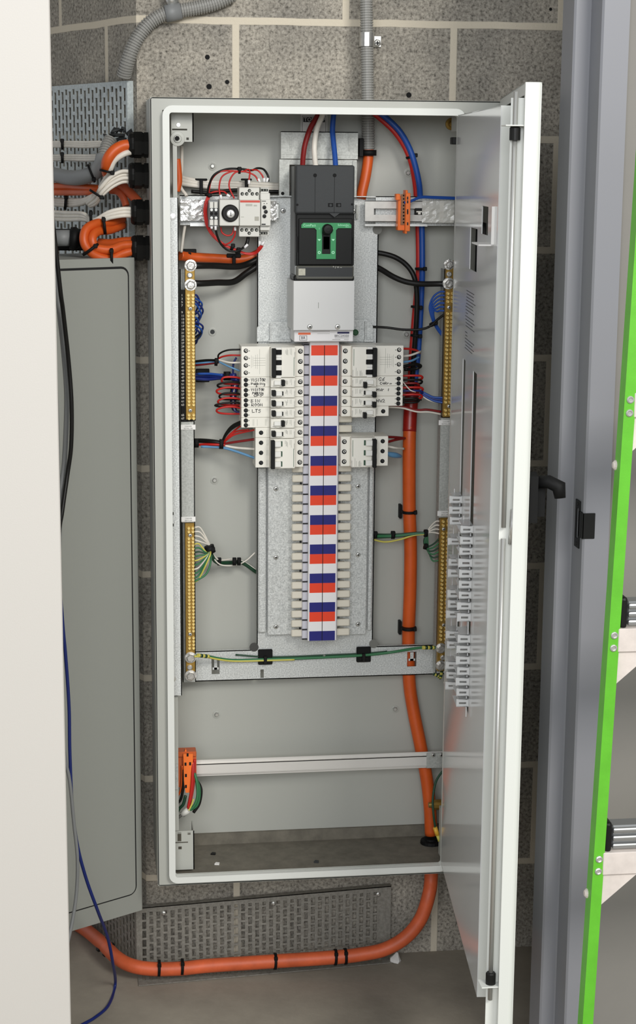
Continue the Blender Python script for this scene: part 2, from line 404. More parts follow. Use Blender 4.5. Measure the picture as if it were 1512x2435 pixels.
for hx, hy in ((505, 395), (510, 1142), (515, 1699), (939, 1686), (970, 411), (966, 795)):
    mb = MB(); p = at(hx, hy, BACK-.002); mb.lathe((p.x, BACK-.001, p.z), (0, -1, 0), [(0, .0045), (.003, .0045), (.0045, .003)], 6); mb.build('mounting_bolt', M['steel'], enc)
p = at(505, 789, BACK); MB().lathe((p.x, BACK, p.z), (0, -1, 0), [(0, .0045), (.0018, .004)], 14).build('hole_plug', M['char'], enc)
# corner brackets that carry the inner door
def bracket(px0, py0, px1, py1, Y, name, holes=()):
    mb = MB(); a, b, c, d = rect(px0, py0, px1, py1, Y)
    mb.sheet(a, b, c, d, [rect(*h, Y) for h in holes], Y, Y+.002); mb.box(b-.002, b, Y, Y+.05, c, d)
    return mb.build(name, M['enclosure'], enc), (a, b, c, d)
br, r_ = bracket(407, 268, 460, 337, .03, 'top_corner_bracket', [(409, 306, 445, 310), (443, 327, 449, 333)])
mb = MB(); p = at(422, 330, .03); mb.lathe(p, (0, -1, 0), [(0, .0125), (.0015, .012), (.002, .007), (.005, .006)], 20); mb.build('washer', M['enclosure'], br)
mb = MB(); p = at(424, 297, .03); mb.lathe(p, (0, -1, 0), [(0, .004), (.0015, .0035)], 14); mb.build('rivet', M['steel'], br)
mb = MB(); p = at(421, 329, .024); mb.lathe(p, (0, -1, 0), [(0, .0042), (.002, .0042)], 6); mb.build('socket', M['hole'], br)
br, r_ = bracket(413, 1976, 462, 2068, .03, 'bottom_corner_bracket', [(422, 1979, 431, 2001), (446, 1979, 453, 1985), (413, 2002, 447, 2005), (424, 2013, 432, 2020)])
# right-hand hinge plates
mb = MB(); a, b, c, d = rect(1087, 272, 1096, 312, .012); mb.box(a, a+.0015, .01, .06, c, d); mb.build('hinge_plate', M['enclosure'], enc)
mb = MB(); p = at(1073, 295, BACK); mb.lathe((p.x, BACK, p.z), (0, -1, 0), [(0, .011), (.0015, .0105), (.002, .006), (.012, .0055), (.013, .004)], 18); mb.build('earth_stud', M['brass'], enc)
p = at(1081, 335, .02); MB().box(p.x-.006, p.x+.008, .012, .03, p.z-.006, p.z+.006, .001).build('hinge_pin_cap', M['black'], enc)
mb = MB(); p = at(1052, 1990, .02); mb.box(p.x-.001, p.x+.004, .01, .05, LZ0, p.z+.05); mb.build('bottom_hinge_plate', M['enclosure'], enc)
p = at(1048, 1913, .1); MB().lathe((LX1+.03, .1, p.z), (-1, 0, 0), [(0, .01), (.028, .01), (.028, .006), (.036, .005)], 12).build('bottom_earth_stud', M['brass'], enc)

# ---- inner door (escutcheon), swung open toward the room
EH = Vector((.4905, -.004, 0)); E1 = Vector((.4393, -.535, 0)); ed = (E1-EH).normalized(); EL = (E1-EH).length; en = Vector((-ed.y, ed.x, 0))
def ef(u, v, t=0): q = EH+ed*u+en*t; return Vector((q.x, q.y, v))
def on_esc(px, py, t=0):
    d = ray(px, py); s = (EH+en*t-CAM).dot(en)/d.dot(en); p = CAM+d*s; return (p-EH-en*t).dot(ed), p.z
EZ0, EZ1 = .2505, 1.5985
# breaker windows, cut right through the sheet
uL0, uL1 = on_esc(1100.5, 850)[0], on_esc(1106.5, 870)[0]
uR0, uR1 = on_esc(1124.5, 885)[0], on_esc(1133.5, 900)[0]
zL1, zL0 = on_esc(1104, 855)[1], on_esc(1090, 1600)[1]; zR1, zR0 = on_esc(1129, 885)[1], on_esc(1110, 1690)[1]
hm = [on_esc(1118, 540), on_esc(1135, 556), on_esc(1117, 640)]; hk = [on_esc(1146, 489), on_esc(1161, 492), on_esc(1146, 556)]
holes = [(uL0, uL1, zL0, zL1), (uR0, uR1, zR0, zR1), (hm[0][0], hm[1][0], hm[2][1], hm[0][1]), (hk[0][0], hk[1][0], hk[2][1], hk[0][1])]
mb = MB(); mb.sheet(0, EL, EZ0, EZ1, holes, 0, .0016, ef)
esc = mb.build('inner_door', M['escutcheon'], enc)
mb = MB(); mb.sheet(0, .019, EZ0, EZ1, [], EL-.0016, EL, lambda a, v, t: ef(t, v, a+.0005))
for za, zb in ((EZ0, EZ0+.0016), (EZ1-.0016, EZ1)): mb.sheet(0, EL-.002, za, zb, [], 0, .016, lambda u, v, t: ef(u, v, t))
mb.sheet(.0175, .019, EZ0, EZ1, [], EL-.012, EL-.0016, lambda a, v, t: ef(t, v, a))
mb.build('folded_edge', M['door'], esc)
# label pocket moulded round the upper window
mb = MB(); u0, z1 = on_esc(1160, 488); u1, _ = on_esc(1176, 500); _, z0 = on_esc(1146, 556)
mb.sheet(0, .022, z0-.012, z0-.010, [], u0-.006, u1, lambda a, v, t: ef(t, v, -a)); mb.sheet(0, .004, z0-.012, z1, [], u1-.002, u1, lambda a, v, t: ef(t, v, -a))
mb.build('label_pocket', M['paper'], esc)
for h_ in holes:  # added black plates behind the windows, standing in for shade between the doors
    MB().sheet(h_[0]-.012, h_[1]+.012, h_[2]-.01, h_[3]+.01, [], .0105, .012, ef).build('window_shade_plate', M['blackmatte'], esc)
# printed circuit list seen as ruled lines
mb = MB(); rnd = random.Random(5)
ua, za = on_esc(1108, 690); ub, zb = on_esc(1107, 815); uc = on_esc(1131, 705)[0]
z = za; k = 0
while z > zb-.012:
    if k in (7, 12, 13, 14): ln = .25 if k != 12 else .0
    else: ln = 1-.25*rnd.random()
    if ln: mb.sheet(ua+.01*rnd.random(), ua+(uc-ua)*ln, z, z+.0009, [], -.0003, -.0001, ef)
    z -= .0052; k += 1
mb.build('printed_list', M['ink'], esc)
# clear blanking strips clipped over the unused breaker ways
def filler(u0, u1, ztop, zbot, label, seed, skip):
    root = thing('blanking_strip', label, 'blanking strip', ef(u0, ztop), 'clear blanking strips on the inner door'); rn = random.Random(seed)
    mb = MB(); mb.sheet(u0+.004, u0+.008, zbot-.014, ztop+.006, [], -.0105, -.009, ef); mb.sheet(u1-.007, u1-.003, zbot-.016, ztop, [], -.0045, -.003, ef)
    mb.build('carrier', M['clear'], root)
    z = ztop; i = 0
    while z > zbot:
        if i not in skip:
            h = .0118+.0022*rn.random(); mb = MB()
            mb.sheet(u0, u1, z-h, z, [(u0+.006, u1-.006, z-h*.62, z-h*.40)], -.0012, -.0002, ef)
            for t0, q in ((-.0135, 1), (-.024, .8)):
                mb.box(0, 0, 0, 0, 0, 0) if False else None
                zz = z-h/2
                P_ = [ef(u1, zz-h/2*q, t0), ef(u1, zz+h/2*q, t0), ef(u1, zz+h/2*q, -.001), ef(u1, zz-h/2*q, -.001)]
            mb.sheet(-.020-.003*rn.random(), -.001, z-h, z, [(-.016, -.004, z-h*.66, z-h*.40)], u1-.002, u1, lambda a, v, t: ef(t, v, a))
            mb.sheet(-.020, -.001, z-h, z-h+.0014, [], u0, u1, lambda a, v, t: ef(t, v, a)); mb.sheet(-.017, -.001, z-.0014, z, [], u0+.006, u1, lambda a, v, t: ef(t, v, a))
            mb.build('blanking_tab', M['clear'], root)
        z -= .0178; i += 1
filler(uL0-.002, uL1+.002, on_esc(1091, 1166)[1], on_esc(1085, 1612)[1], 'clear blanking strip on the inner door, the one nearer the brass bars', 3, {3, 5, 8, 12, 15})
filler(uR0-.004, uR1+.004, on_esc(1117, 1236)[1], on_esc(1110, 1672)[1], 'clear blanking strip on the inner door, the one nearer the free edge, hanging lower', 4, {9, 20})

# ---- outer door with its latch rods
OH = Vector((.585, -.006, 0)); O1 = Vector((.4685, -.648, 0)); od = (O1-OH).normalized(); OL = (O1-OH).length; on = Vector((-od.y, od.x, 0))
def of(u, v, t=0): q = OH+od*u+on*t; return Vector((q.x, q.y, v))
def on_out(px, py, t=0):
    d = ray(px, py); s = (OH+on*t-CAM).dot(on)/d.dot(on); p = CAM+d*s; return (p-OH-on*t).dot(od), p.z
OZ0, OZ1 = .218, 1.626
mb = MB(); mb.sheet(0, OL-.006, OZ0, OZ1, [], -.0016, 0, of)
r = .009; pts = [(OL-.018, -.0225), (OL-.0005, -.0225), (OL, -.022)]+[(OL-r+r*math.cos(a), -r+r*math.sin(a)) for a in [k*math.pi/12 for k in range(7)]]+[(OL-.018, 0)]
mb.prism([tuple(of(u, 0, t).xy) for u, t in pts], OZ0, OZ1, 'z')
for za in (OZ0, OZ1-.0016): mb.sheet(0, OL-.006, za, za+.0016, [], -.022, 0, of)
mb.sheet(-.022, 0, OZ0, OZ1, [], 0, .0016, lambda a, v, t: of(t, v, a))
for za, zb in ((OZ0, OZ0+.016), (OZ1-.016, OZ1)): mb.sheet(0, OL-.01, za, zb, [], -.022, -.0206, of)
out = mb.build('outer_door', M['door'], enc)
ur, zr = on_out(1222, 318, -.034); ur2, zr2 = on_out(1168, 2340, -.034); zc = on_out(1205, 1290, -.034)[1]
ur = (ur+ur2)/2
mb = MB(); mb.sheet(-.040, -.020, OZ0+.02, OZ1-.02, [], OL-.022, OL-.0205, lambda a, v, t: of(t, v, a)); mb.build('return_lip', M['door'], out)
def rod(z0, z1, name='latch_rod'): MB().tube([of(ur, z0, -.034), of(ur, z1, -.034)], .0034, 10).build(name, M['steel'], out)
rod(zr2-.035, zc-.012); rod(zc+.004, OZ1-.012)
for z, s in ((zr, -1), (zr2, 1)):
    mb = MB(); c = of(ur, z, -.034); mb.lathe(c-Vector((0, 0, .009)), (0, 0, 1), [(0, .0075), (.016, .0075), (.018, .006)], 16); g = mb.build('rod_guide', M['black'], out)
    zz = z+.0095 if s < 0 else z-.011
    MB().box(c.x-.016, c.x+.017, c.y-.012, c.y+.016, zz, zz+.0018, .0006).build('guide_bracket', M['door'], g)
mb = MB(); a, b = of(ur-.012, 0, -.022), of(ur+.008, 0, -.016)
mb.sheet(ur-.01, ur+.01, zc-.085, zc+.012, [(ur-.004, ur+.004, zc-.06, zc-.02)], -.021, -.019, of); mb.tube([of(ur, zc-.02, -.023), of(ur, zc+.03, -.021)], .004, 8); mb.build('latch_arm', M['zinc'], out)
c_ = on_out(1208, 1437, -.012); MB().sheet(c_[0]-.012, c_[0]+.004, c_[1]-.034, c_[1]+.034, [], -.012, -.006, of).build('latch_stop', M['c_dkblue'], out)
# handle on the outside of the door
uh, zh = OL-.045, on_out(1290, 1240, 0)[1]
mb = MB(); q = lambda u, v, t: of(u, v, t)
mb.sheet(uh-.02, uh+.02, zh-.055, zh+.012, [], 0, .014, of); hp = mb.build('door_handle', M['blackmatte'], out)
MB().tube([of(uh, zh, .012), of(uh+.005, zh+.002, .03), of(uh+.01, zh-.004, .044), of(uh+.012, zh-.02, .046)], [.009, .010, .011, .008], 10).build('handle_lever', M['blackmatte'], hp)
MB().sheet(uh-.006, uh-.002, zh-.05, zh-.01, [], .014, .026, of).build('handle_tongue', M['blackmatte'], hp)
# sealing strip clip on top edge of the door
MB().tube([of(.08, OZ1-.028, -.011), of(.08, OZ1-.002, -.011)], .003, 8).build('hinge_pin', M['steel'], out)

# ================================================================== LEFT-HAND CABINET
CP = Vector((-.0545, .085, 0)); cdv = Vector((-math.cos(math.radians(31)), -math.sin(math.radians(31)), 0)); cnv = Vector((cdv.y, -cdv.x, 0))   # cnv points back
def cf(u, v, t=0): p = CP+cdv*u+cnv*t; return Vector((p.x, p.y, v))
def on_cab(px, py, t=0):
    d = ray(px, py); s = (CP+cnv*t-CAM).dot(cnv)/d.dot(cnv); p = CAM+d*s; return (p-CP-cnv*t).dot(cdv), p.z
zc1 = on_cab(328, 612)[1]; zc0 = on_cab(338, 2164)[1]; gu, gz1 = on_cab(306, 633); gz0 = on_cab(314, 2128)[1]
cab = thing('wall_cabinet', 'tall closed grey steel cabinet between the white door and the open switchboard', 'cabinet', CP+Vector((0, 0, zc0)))
mb = MB(); mb.prism([tuple(cf(u, 0, t).xy) for u, t in ((0, .003), (.003, 0), (.42, 0), (.42, .17), (0, .17))], zc0, zc1, 'z'); mb.build('body', M['cabinet'], cab)
def rr2(u0, u1, z0, z1, r, n=5):
    o_ = []
    for cx, cz, s in ((u1-r, z1-r, 0), (u0+r, z1-r, 1), (u0+r, z0+r, 2), (u1-r, z0+r, 3)):
        for k in range(n+1): t = (s+k/n)*math.pi/2; o_.append((cx+r*math.cos(t), cz+r*math.sin(t)))
    return o_
def rplate(u0, u1, z0, z1, r, t0, t1):
    m_ = MB(); P = rr2(u0, u1, z0, z1, r); A = [m_.bm.verts.new(cf(a, b, t0)) for a, b in P]; B = [m_.bm.verts.new(cf(a, b, t1)) for a, b in P]; n = len(P)
    f = [m_.bm.faces.new(A), m_.bm.faces.new(B[::-1])]+[m_.bm.faces.new((A[i], B[i], B[(i+1) % n], A[(i+1) % n])) for i in range(n)]; m_._mark(f); return m_
rplate(gu, .41, gz0, gz1, .016, -.0004, .001).build('door_gap', M['cab_gap'], cab)  # black plate standing in for the shaded gap round the door
rplate(gu+.0035, .41, gz0+.003, gz1-.004, .013, -.002, .001).build('door', M['cabinet'], cab)

# ================================================================== CABLE TRAYS
def wl(u, v, t=0): p = WL+wd_*u+wn_*t; return Vector((p.x, p.y, v))
def on_wl(px, py, t=.012):
    d = ray(px, py); s = (WL+wn_*t-CAM).dot(wn_)/d.dot(wn_); p = CAM+d*s; return (p-WL-wn_*t).dot(wd_), p.z
ta, tz1 = on_wl(301, 192); tb, _ = on_wl(62, 209); tz0 = on_wl(290, 640)[1]
hs = []; cu = ta+.010; i = 0
while cu < tb-.01:
    z = tz1-.012-(.0145 if i % 2 else 0)
    if i % 2 == 0: pass
    else: hs.append((cu-.005, cu+.005, tz1-.018, tz1-.008))
    while z > tz0+.02:
        hs.append((cu-.005, cu+.005, z-.0225, z)) if z < tz1-.018 or i % 2 == 0 else None
        z -= .029
    cu += .0164; i += 1
tr = thing('cable_tray', 'upright perforated steel cable tray high on the side wall behind the glands', 'cable tray', wl(ta, tz0), 'perforated cable trays')
mb = MB(); mb.sheet(ta, tb, tz0, tz1, hs, .010, .012, lambda u, v, t: wl(u, v, t)); mb.sheet(0, .012, tz0, tz1, [], ta-.0015, ta, lambda a, v, t: wl(t, v, a)); mb.sheet(ta, tb, tz1-.0015, tz1, [], -.0, .030, lambda u, v, t: wl(u, v, t)) if False else None
mb.build('perforated_panel', M['tray'], tr)
# lower tray: angled panel along the wall foot with a floor flange, and a return round the corner
A = at(325, 2160, .182); B = at(930, 2107, .182)
tilt = (B.z-A.z)/(B.x-A.x)
tf = lambda u, v, t: (A.x+u, t, A.z+tilt*u+v)
TL = B.x-A.x; TH = A.z-FLOOR-.012
hs = []; cu = .014; i = 0
while cu < TL-.02:
    top = -.010 if i % 2 else -.0105
    if i % 2: hs.append((cu-.0032, cu+.0032, -.016, -.0095))
    z = -.0105 if i % 2 == 0 else -.020
    while z > -TH+.002:
        hs.append((cu-.0038, cu+.0038, max(z-.0145, -TH+.001), z)); z -= .0186
    cu += .01365; i += 1
tr = thing('cable_tray', 'dusty perforated cable tray along the foot of the wall below the enclosure', 'cable tray', (A.x, .182, FLOOR), 'perforated cable trays')
mb = MB(); mb.sheet(0, TL, -TH, 0, hs, .182, .1835, tf); mb.sheet(0, TL, .182, .196, [], 0, .0015, lambda u, v, t: tf(u, -t, v)); mb.build('perforated_panel', M['tray_d'], tr)
C0 = atz(352, 2345, FLOOR); C1 = atz(930, 2291, FLOOR)
hs = [(k*.0136+.008, k*.0136+.0145, .3, .7) for k in range(int(TL/.0136)-1)]
ff = lambda u, v, t: Vector((A.x+u, .182-(.182-(C0.y+(C1.y-C0.y)*u/TL))*v, FLOOR+.001+t))
mb = MB(); mb.sheet(0, TL, 0, 1, hs, 0, .0015, ff); mb.build('floor_flange', M['tray_d'], tr)
hs = []; cu = .012; i = 0
while cu < .30:
    z = -.012 if i % 2 == 0 else -.021
    while z > -TH+.002: hs.append((cu-.004, cu+.004, max(z-.0145, -TH+.001), z)); z -= .0186
    cu += .0145; i += 1
mb = MB(); mb.sheet(0, .32, -TH, 0, hs, 0, .0015, lambda u, v, t: Vector((A.x, .182, A.z+v))+wd_*u+wn_*t); mb.build('side_panel', M['tray_d'], tr)
for px, py in ((389, 2171), (650, 2148), (899, 2126)):
    p = at(px, py, .182); MB().lathe(p, (0, -1, 0), [(0, .005), (.003, .0045), (.0045, .002)], 10).build('fixing_screw', M['zinc'], tr)

# ================================================================== LADDER
LY = -.75
lad = thing('step_ladder', 'bright green fibreglass step ladder standing right of the grey door frame', 'ladder', (at(1440, 1500, LY).x, LY, FLOOR))
a, b = at(1502, 700, LY), at(1385, 2435, LY); s = (a-b)/(a.z-b.z)
q0 = b+s*(FLOOR-b.z); q1 = b+s*(1.62-b.z); lw = .0155; ld = .024
def rail(dx, m):
    mb_ = MB(); bm = mb_.bm
    # channel section: front web facing the room, two flanges running back
    sec = [(0, 0), (lw, 0), (lw, .0035), (.0035, .0035), (.0035, ld-.0035), (lw, ld-.0035), (lw, ld), (0, ld)]
    lo = [bm.verts.new((q0.x+dx+m*u-(lw if m < 0 else 0)*0, q0.y+t, q0.z)) for u, t in sec]; hi = [bm.verts.new((q1.x+dx*.78+m*u, q1.y+t, q1.z)) for u, t in sec]
    n = len(sec); f = [bm.faces.new(lo), bm.faces.new(hi[::-1])]+[bm.faces.new((lo[i], hi[i], hi[(i+1) % n], lo[(i+1) % n])) for i in range(n)]; mb_._mark(f)
    return mb_.build('rail', M['ladgreen'], lad)
rl = rail(0, 1); rail(.50, -1)
def lx(z): return q0.x+(q1.x-q0.x)*(z-q0.z)/(q1.z-q0.z)
def lxr(z): return q0.x+.5+(q1.x+.39-q0.x-.5)*(z-q0.z)/(q1.z-q0.z)
steps = [at(1500, 1493, LY).z, at(1500, 2024, LY).z]; gap = steps[0]-steps[1]
for z in (steps[0]+gap, steps[0], steps[1]):
    xa, xb = lx(z)+lw+.001, lxr(z)-lw-.001
    st = MB()
    st.box(xa+.012, xb-.012, LY+.012, LY+.040, z, z+.034, .002)
    for k in range(3): st.box(xa+.012, xb-.012, LY+.006, LY+.013, z+.001+k*.0116, z+.0095+k*.0116, .003, 2)
    st = st.build('step', M['alu'], lad)
    for xx in (xa, xb-.012): MB().box(xx, xx+.010, LY+.003, LY+.030, z-.002, z+.042, .004, 2).build('step_end_cap', M['black'], st)
    MB().box(xa-.003, xb+.003, LY-.001, LY+.012, z-.034, z-.001, .001).build('front_brace', M['beam'], lad)
    for x_, sg in ((xa, 1), (xb, -1)):
        m_ = MB(); m_.prism([(x_-.004*sg, z-.033), (x_+.052*sg, z-.033), (x_-.004*sg, z-.082)], LY+.004, LY+.007, 'y'); m_.build('gusset', M['beam'], lad)
    for dz in (-.010, -.028):
        p = Vector((lx(z+dz)+lw*.5, LY, z+dz)); MB().lathe(p, (0, -1, 0), [(0, .0052), (.0015, .005), (.0025, .0035), (.0015, .002)], 14).build('rivet', M['steel'], rl)
for px, py in ((1465, 1106), (1397, 2124)):
    p = at(px, py, LY+.02); MB().lathe((p.x+.006, p.y, p.z), (-1, 0, 0), [(0, .008), (.008, .007), (.011, .004)], 12).build('bumper', M['beam'], rl)

# ================================================================== MOUNTING PAN (galvanised chassis)
PAN = .128
M['relief'] = mat('shaded recess grey', (120, 120, 114), .6); M['notch_shade_d'] = mat('shaded recess dark grey', (66, 66, 63), .6)
pan = thing('mounting_pan', 'galvanised steel mounting pan with cross rails behind the breakers', 'mounting pan', (at(750, 1600, PAN).x, PAN, at(750, 1612, PAN).z))
xa, xb, zb_, zt_ = rect(611, 470, 893, 1612, PAN)
xl0 = at(436, 1580, PAN).x; xr0 = at(1058, 1560, PAN).x; zbar = at(750, 1541, PAN).z
mb = MB()
mb.sheet(xl0, xr0, zb_, zt_, [(xl0-1, xa, zbar, zt_+1), (xb, xr0+1, zbar, zt_+1), rect(503, 1567, 522, 1603, PAN), rect(968, 1550, 990, 1585, PAN), rect(619, 1592, 627, 1612, PAN)], PAN, PAN+.002)
for x in (xa, xb):
    s_ = 1 if x == xa else -1
mb.box(xa, xa+.0018, PAN, PAN+.012, zbar, zt_); mb.box(xb-.0018, xb, PAN, PAN+.012, zbar, zt_)
mb.box(xl0, xr0, PAN, PAN+.0085, zb_, zb_+.0018); mb.box(xl0, xa, PAN, PAN+.0085, zbar-.0018, zbar); mb.box(xb, xr0, PAN, PAN+.0085, zbar-.0018, zbar)
mb.build('pan_sheet', M['galv'], pan)
mb = MB()
for r_ in (rect(509, 1568, 516, 1592, PAN), rect(975, 1551, 983, 1571, PAN)): mb.box(r_[0], r_[1], PAN-.001, PAN+.001, r_[2], r_[3]); mb.box(r_[0]-.003, r_[1]+.003, PAN-.001, PAN+.001, r_[2], r_[2]+.004)
mb.build('lug_tongue', M['galv'], pan)
for px, py, m_ in ((604, 1539, 'notch_shade_d'), (888, 1531, 'relief'), (897, 546, 'relief')):    # corner notches as flat discs, their inner shade put into the colour
    p = at(px, py, PAN); MB().lathe((p.x, PAN+.0005, p.z), (0, -1, 0), [(0, .0085), (.0008, .0085)], 18).build('notch_shade_disc', M[m_], pan)
# pressed channel left of the pan, inset plates, upper bracket
a, b, c, d = rect(613, 1112, 634, 1505, PAN-.006); MB().box(a, b, PAN-.008, PAN, c, d, .004, 3).build('pressed_rib', M['galv'], pan)
a, b, c, d = rect(876, 1040, 887, 1500, PAN-.006); MB().box(a, b, PAN-.006, PAN, c, d, .003, 3).build('pressed_rib', M['galv'], pan)
mb = MB(); pbox(mb, 668, 313, 851, 378, .118, .1195); a, b, c, d = rect(668, 313, 851, 378, .118); mb.box(a, b, .118, .14, d-.0015, d)
for x in (691, 737, 785, 830): pbox(mb, x-2, 326, x+2, 359, .1172, .118, .0006)
pbox(mb, 668, 326, 851, 328, .1174, .118); pbox(mb, 668, 366, 851, 368, .1174, .118); mb.build('gland_bracket', M['galv_dark'], pan)
mb = MB(); pbox(mb, 664, 380, 688, 467, .116, .128); pbox(mb, 838, 382, 848, 470, .116, .128); pbox(mb, 664, 380, 848, 392, .118, .128); mb.build('breaker_plate', M['galv_dark'], pan)
mb = MB()
for px, py, r in ((672, 460, .003),): p = at(px, py, .116); mb.lathe(p, (0, -1, 0), [(0, r), (.0004, r)], 12)
mb.build('plate_hole', M['hole'], pan)
for px, py in ((673, 501), (840, 502), (624, 1461)): screw_bm(MB(), at(px, py, PAN-.001), .0045).build('pan_screw', [M['zinc'], M['hole']], pan)
mb = MB(); pbox(mb, 661, 484, 664, 520, PAN-.006, PAN); pbox(mb, 847, 487, 852, 520, PAN-.008, PAN); mb.build('rail_tab', M['galv_dark'], pan)
# folded corner plates beside the white cover
for sd in (0, 1):
    mb = MB(); a, b, c, d = rect(*((611, 765, 690, 812) if not sd else (838, 760, 886, 812)), PAN-.004)
    mb.prism([(a, c), (b, c), (b, d), (a+.010, d), (a, d-.010)] if not sd else [(a, c), (b, c), (b, d-.012), (b-.008, d), (a, d)], PAN-.006, PAN-.0045, 'y')
    xx = at(641 if not sd else 866, 790, PAN-.006).x; mb.box(xx, xx+.0015, PAN-.016, PAN-.006, c, d-.002); mb.box(a+.02, b, PAN-.012, PAN-.006, c, c+.004)
    mb.build('corner_plate', M['galv'], pan)
p = at(844, 790, PAN-.018); MB().lathe(p, (0, -1, 0), [(0, .0055), (.006, .0055), (.007, .004)], 14).build('earth_marker', mat('dark green plastic', (12, 74, 34), .4), pan)
# upright galvanised strut at the left of the opening
st = thing('upright_strut', 'long galvanised upright strut inside the left edge of the opening', 'strut', (at(417, 1000, .02).x, .02, at(417, 1655, .02).z))
a, b, c, d = rect(408, 470, 428, 1654, .02)
mb = MB(); mb.sheet(a, b, c, d, [rect(409, 1218, 413, 1225, .02), rect(409, 1245, 413, 1252, .02)], .02, .0215); mb.box(b-.0015, b, .02, .075, c, d); mb.build('strut_channel', M['galv'], st)
for py in (515, 1614): p = at(411, py, .02); MB().lathe(p, (0, -1, 0), [(0, .006), (.001, .0055), (.0012, .003)], 14).build('strut_screw', M['zinc'], st)
a, b, c, d = rect(411, 330, 421, 470, .03); MB().box(a, b, .03, .05, c, d).build('upper_channel', M['enclosure'], st)
a, b, c, d = rect(412, 1655, 424, 1975, .03); MB().box(a, b, .03, .05, c, d).build('lower_channel', M['enclosure'], st)
a, b, c, d = rect(411, 1817, 424, 1878, .028); MB().box(a, b, .028, .031, c, d).build('splice_plate', M['galv_dark'], st)

# ================================================================== RAILS
RY = .100
def rail_thing(label, x0, y0, x1, y1, Y, m, name='din_rail', y0r=None, y1r=None):
    a, b, c, d = rect(x0, y0, x1, y1, Y); t = thing(name, label, 'rail', ((a+b)/2, Y, c)); return t, a, b, c, d
t, a, b, c, d = rail_thing('short metal equipment rail carrying the grey-dialled timer group, left of the main breaker', 428, 474, 662, 530, RY, None)
mb = MB(); mb.box(a, b, RY, RY+.0012, c+.006, d-.006); mb.box(a, b, RY, RY+.026, d-.008, d-.0066); mb.box(a, b, RY, RY+.026, c+.0066, c+.008); mb.box(a, b, RY+.0245, RY+.026, d-.008, d); mb.box(a, b, RY+.0245, RY+.026, c, c+.008)
mb.build('rail_profile', M['galv'], t)
for q in ((429, 475, 488, 525), (642, 478, 658, 524)):
    mb = MB(); A_, B_, C_, D_ = rect(*q, RY-.001); rn = random.Random(q[0])
    nx, nz = max(3, int((B_-A_)/.006)), 7
    g = [[mb.bm.verts.new((A_+(B_-A_)*i/nx, RY-.0012-.0022*rn.random(), C_+(D_-C_)*j/nz)) for j in range(nz+1)] for i in range(nx+1)]
    fs = [mb.bm.faces.new((g[i][j], g[i+1][j], g[i+1][j+1], g[i][j+1])) for i in range(nx) for j in range(nz)]; mb._mark(fs)
    mb.build('foil_wrap', M['foil'], t, fix=False)
pbx = MB(); pbox(pbx, 452, 530, 500, 538, RY+.01, RY+.02); pbx.build('rail_foot', M['zinc'], t)
# cross rail behind (full width, carries both short rails)
mb = MB(); a, b, c, d = rect(428, 466, 1085, 536, .112); t = thing('cross_rail', 'full-width galvanised cross rail behind the timer and the orange strip', 'rail', ((a+b)/2, .112, c))
mb.box(a, at(612, 500, .112).x, .112, .1135, c, d); mb.box(at(893, 500, .112).x, b, .112, .1135, c, d); mb.box(a, b, .112, .127, d-.0015, d); mb.build('rail_profile', M['galv'], t)
t, a, b, c, d = rail_thing('taped white slotted rail holding the orange terminal strip, right of the main breaker', 868, 478, 1140, 528, RY, None, 'slotted_rail')
mb = MB(); sl = rect(889, 496, 1010, 511, RY); mb.sheet(a, b-.01, c, d, [(sl[0], sl[1], sl[2], sl[3])], RY, RY+.0012); mb.box(a, b-.01, RY, RY+.012, d-.001, d); mb.box(a, b-.01, RY, RY+.012, c, c+.001)
mb.build('rail_profile', mat('chalky zinc', (216, 214, 208), .5, .2, noise=(40, .85, 1.05)), t)
mb = MB(); q = rect(1003, 500, 1078, 530, RY-.002); Z0_, Z1_ = c-.001, d+.001; rn = random.Random(4)
nx, nz = 9, 8; g = [[mb.bm.verts.new((q[0]+(q[1]-q[0])*i/nx, RY-.002-.0025*rn.random()-(.004 if i > 5 else 0), Z0_+(Z1_-Z0_)*j/nz)) for j in range(nz+1)] for i in range(nx+1)]
mb._mark([mb.bm.faces.new((g[i][j], g[i+1][j], g[i+1][j+1], g[i][j+1])) for i in range(nx) for j in range(nz)])
mb.build('tape_wrap', mat('clear packing tape', (205, 204, 196), .22, noise=(30, .85, 1.1), bump=(40, .6, .006)), t, fix=False)
mb = MB(); pbox(mb, 986, 495, 1007, 511, RY-.001, RY+.003, .001); tb = mb.build('rail_clip', M['black'], t)
mb = MB(); pbox(mb, 990, 502, 1003, 505, RY-.002, RY); pbox(mb, 994, 505, 1000, 510, RY-.002, RY); mb.build('clip_catch', M['white'], tb)
mb = MB(); pbox(mb, 868, 533, 1016, 538, RY+.006, RY+.02); mb.build('rail_lip', M['zinc'], t)
# bottom rail
LYB = .105; a0, a1 = at(466, 1820, LYB), at(1058, 1800, LYB)
t = thing('din_rail', 'plain metal rail running across the empty lower part of the enclosure', 'rail', ((a0.x+a1.x)/2, LYB, a0.z))
zt2, zb2 = at(760, 1800, LYB).z, at(760, 1838, LYB).z
xs0, xs1 = at(424, 1825, LYB).x, at(1060, 1800, LYB).x
mb = MB(); mb.box(xs0, xs1, LYB, LYB+.0012, zb2+.007, zt2-.006); mb.box(xs0, xs1, LYB, LYB+.008, zt2-.0072, zt2-.006); mb.box(xs0, xs1, LYB, LYB+.008, zb2+.006, zb2+.0072); mb.box(xs0, xs1, LYB+.0068, LYB+.008, zt2-.0072, zt2); mb.box(xs0, xs1, LYB+.0068, LYB+.008, zb2, zb2+.0072)
mb.build('rail_profile', mat('bright rail steel', (226, 223, 217), .4, .25), t)
mb = MB(); e0 = at(1014, 1795, LYB).x; mb.box(e0, xs1+.03, LYB-.0015, LYB-.0003, zb2+.002, zt2); mb.build('end_bracket', M['galv_dark'], t)
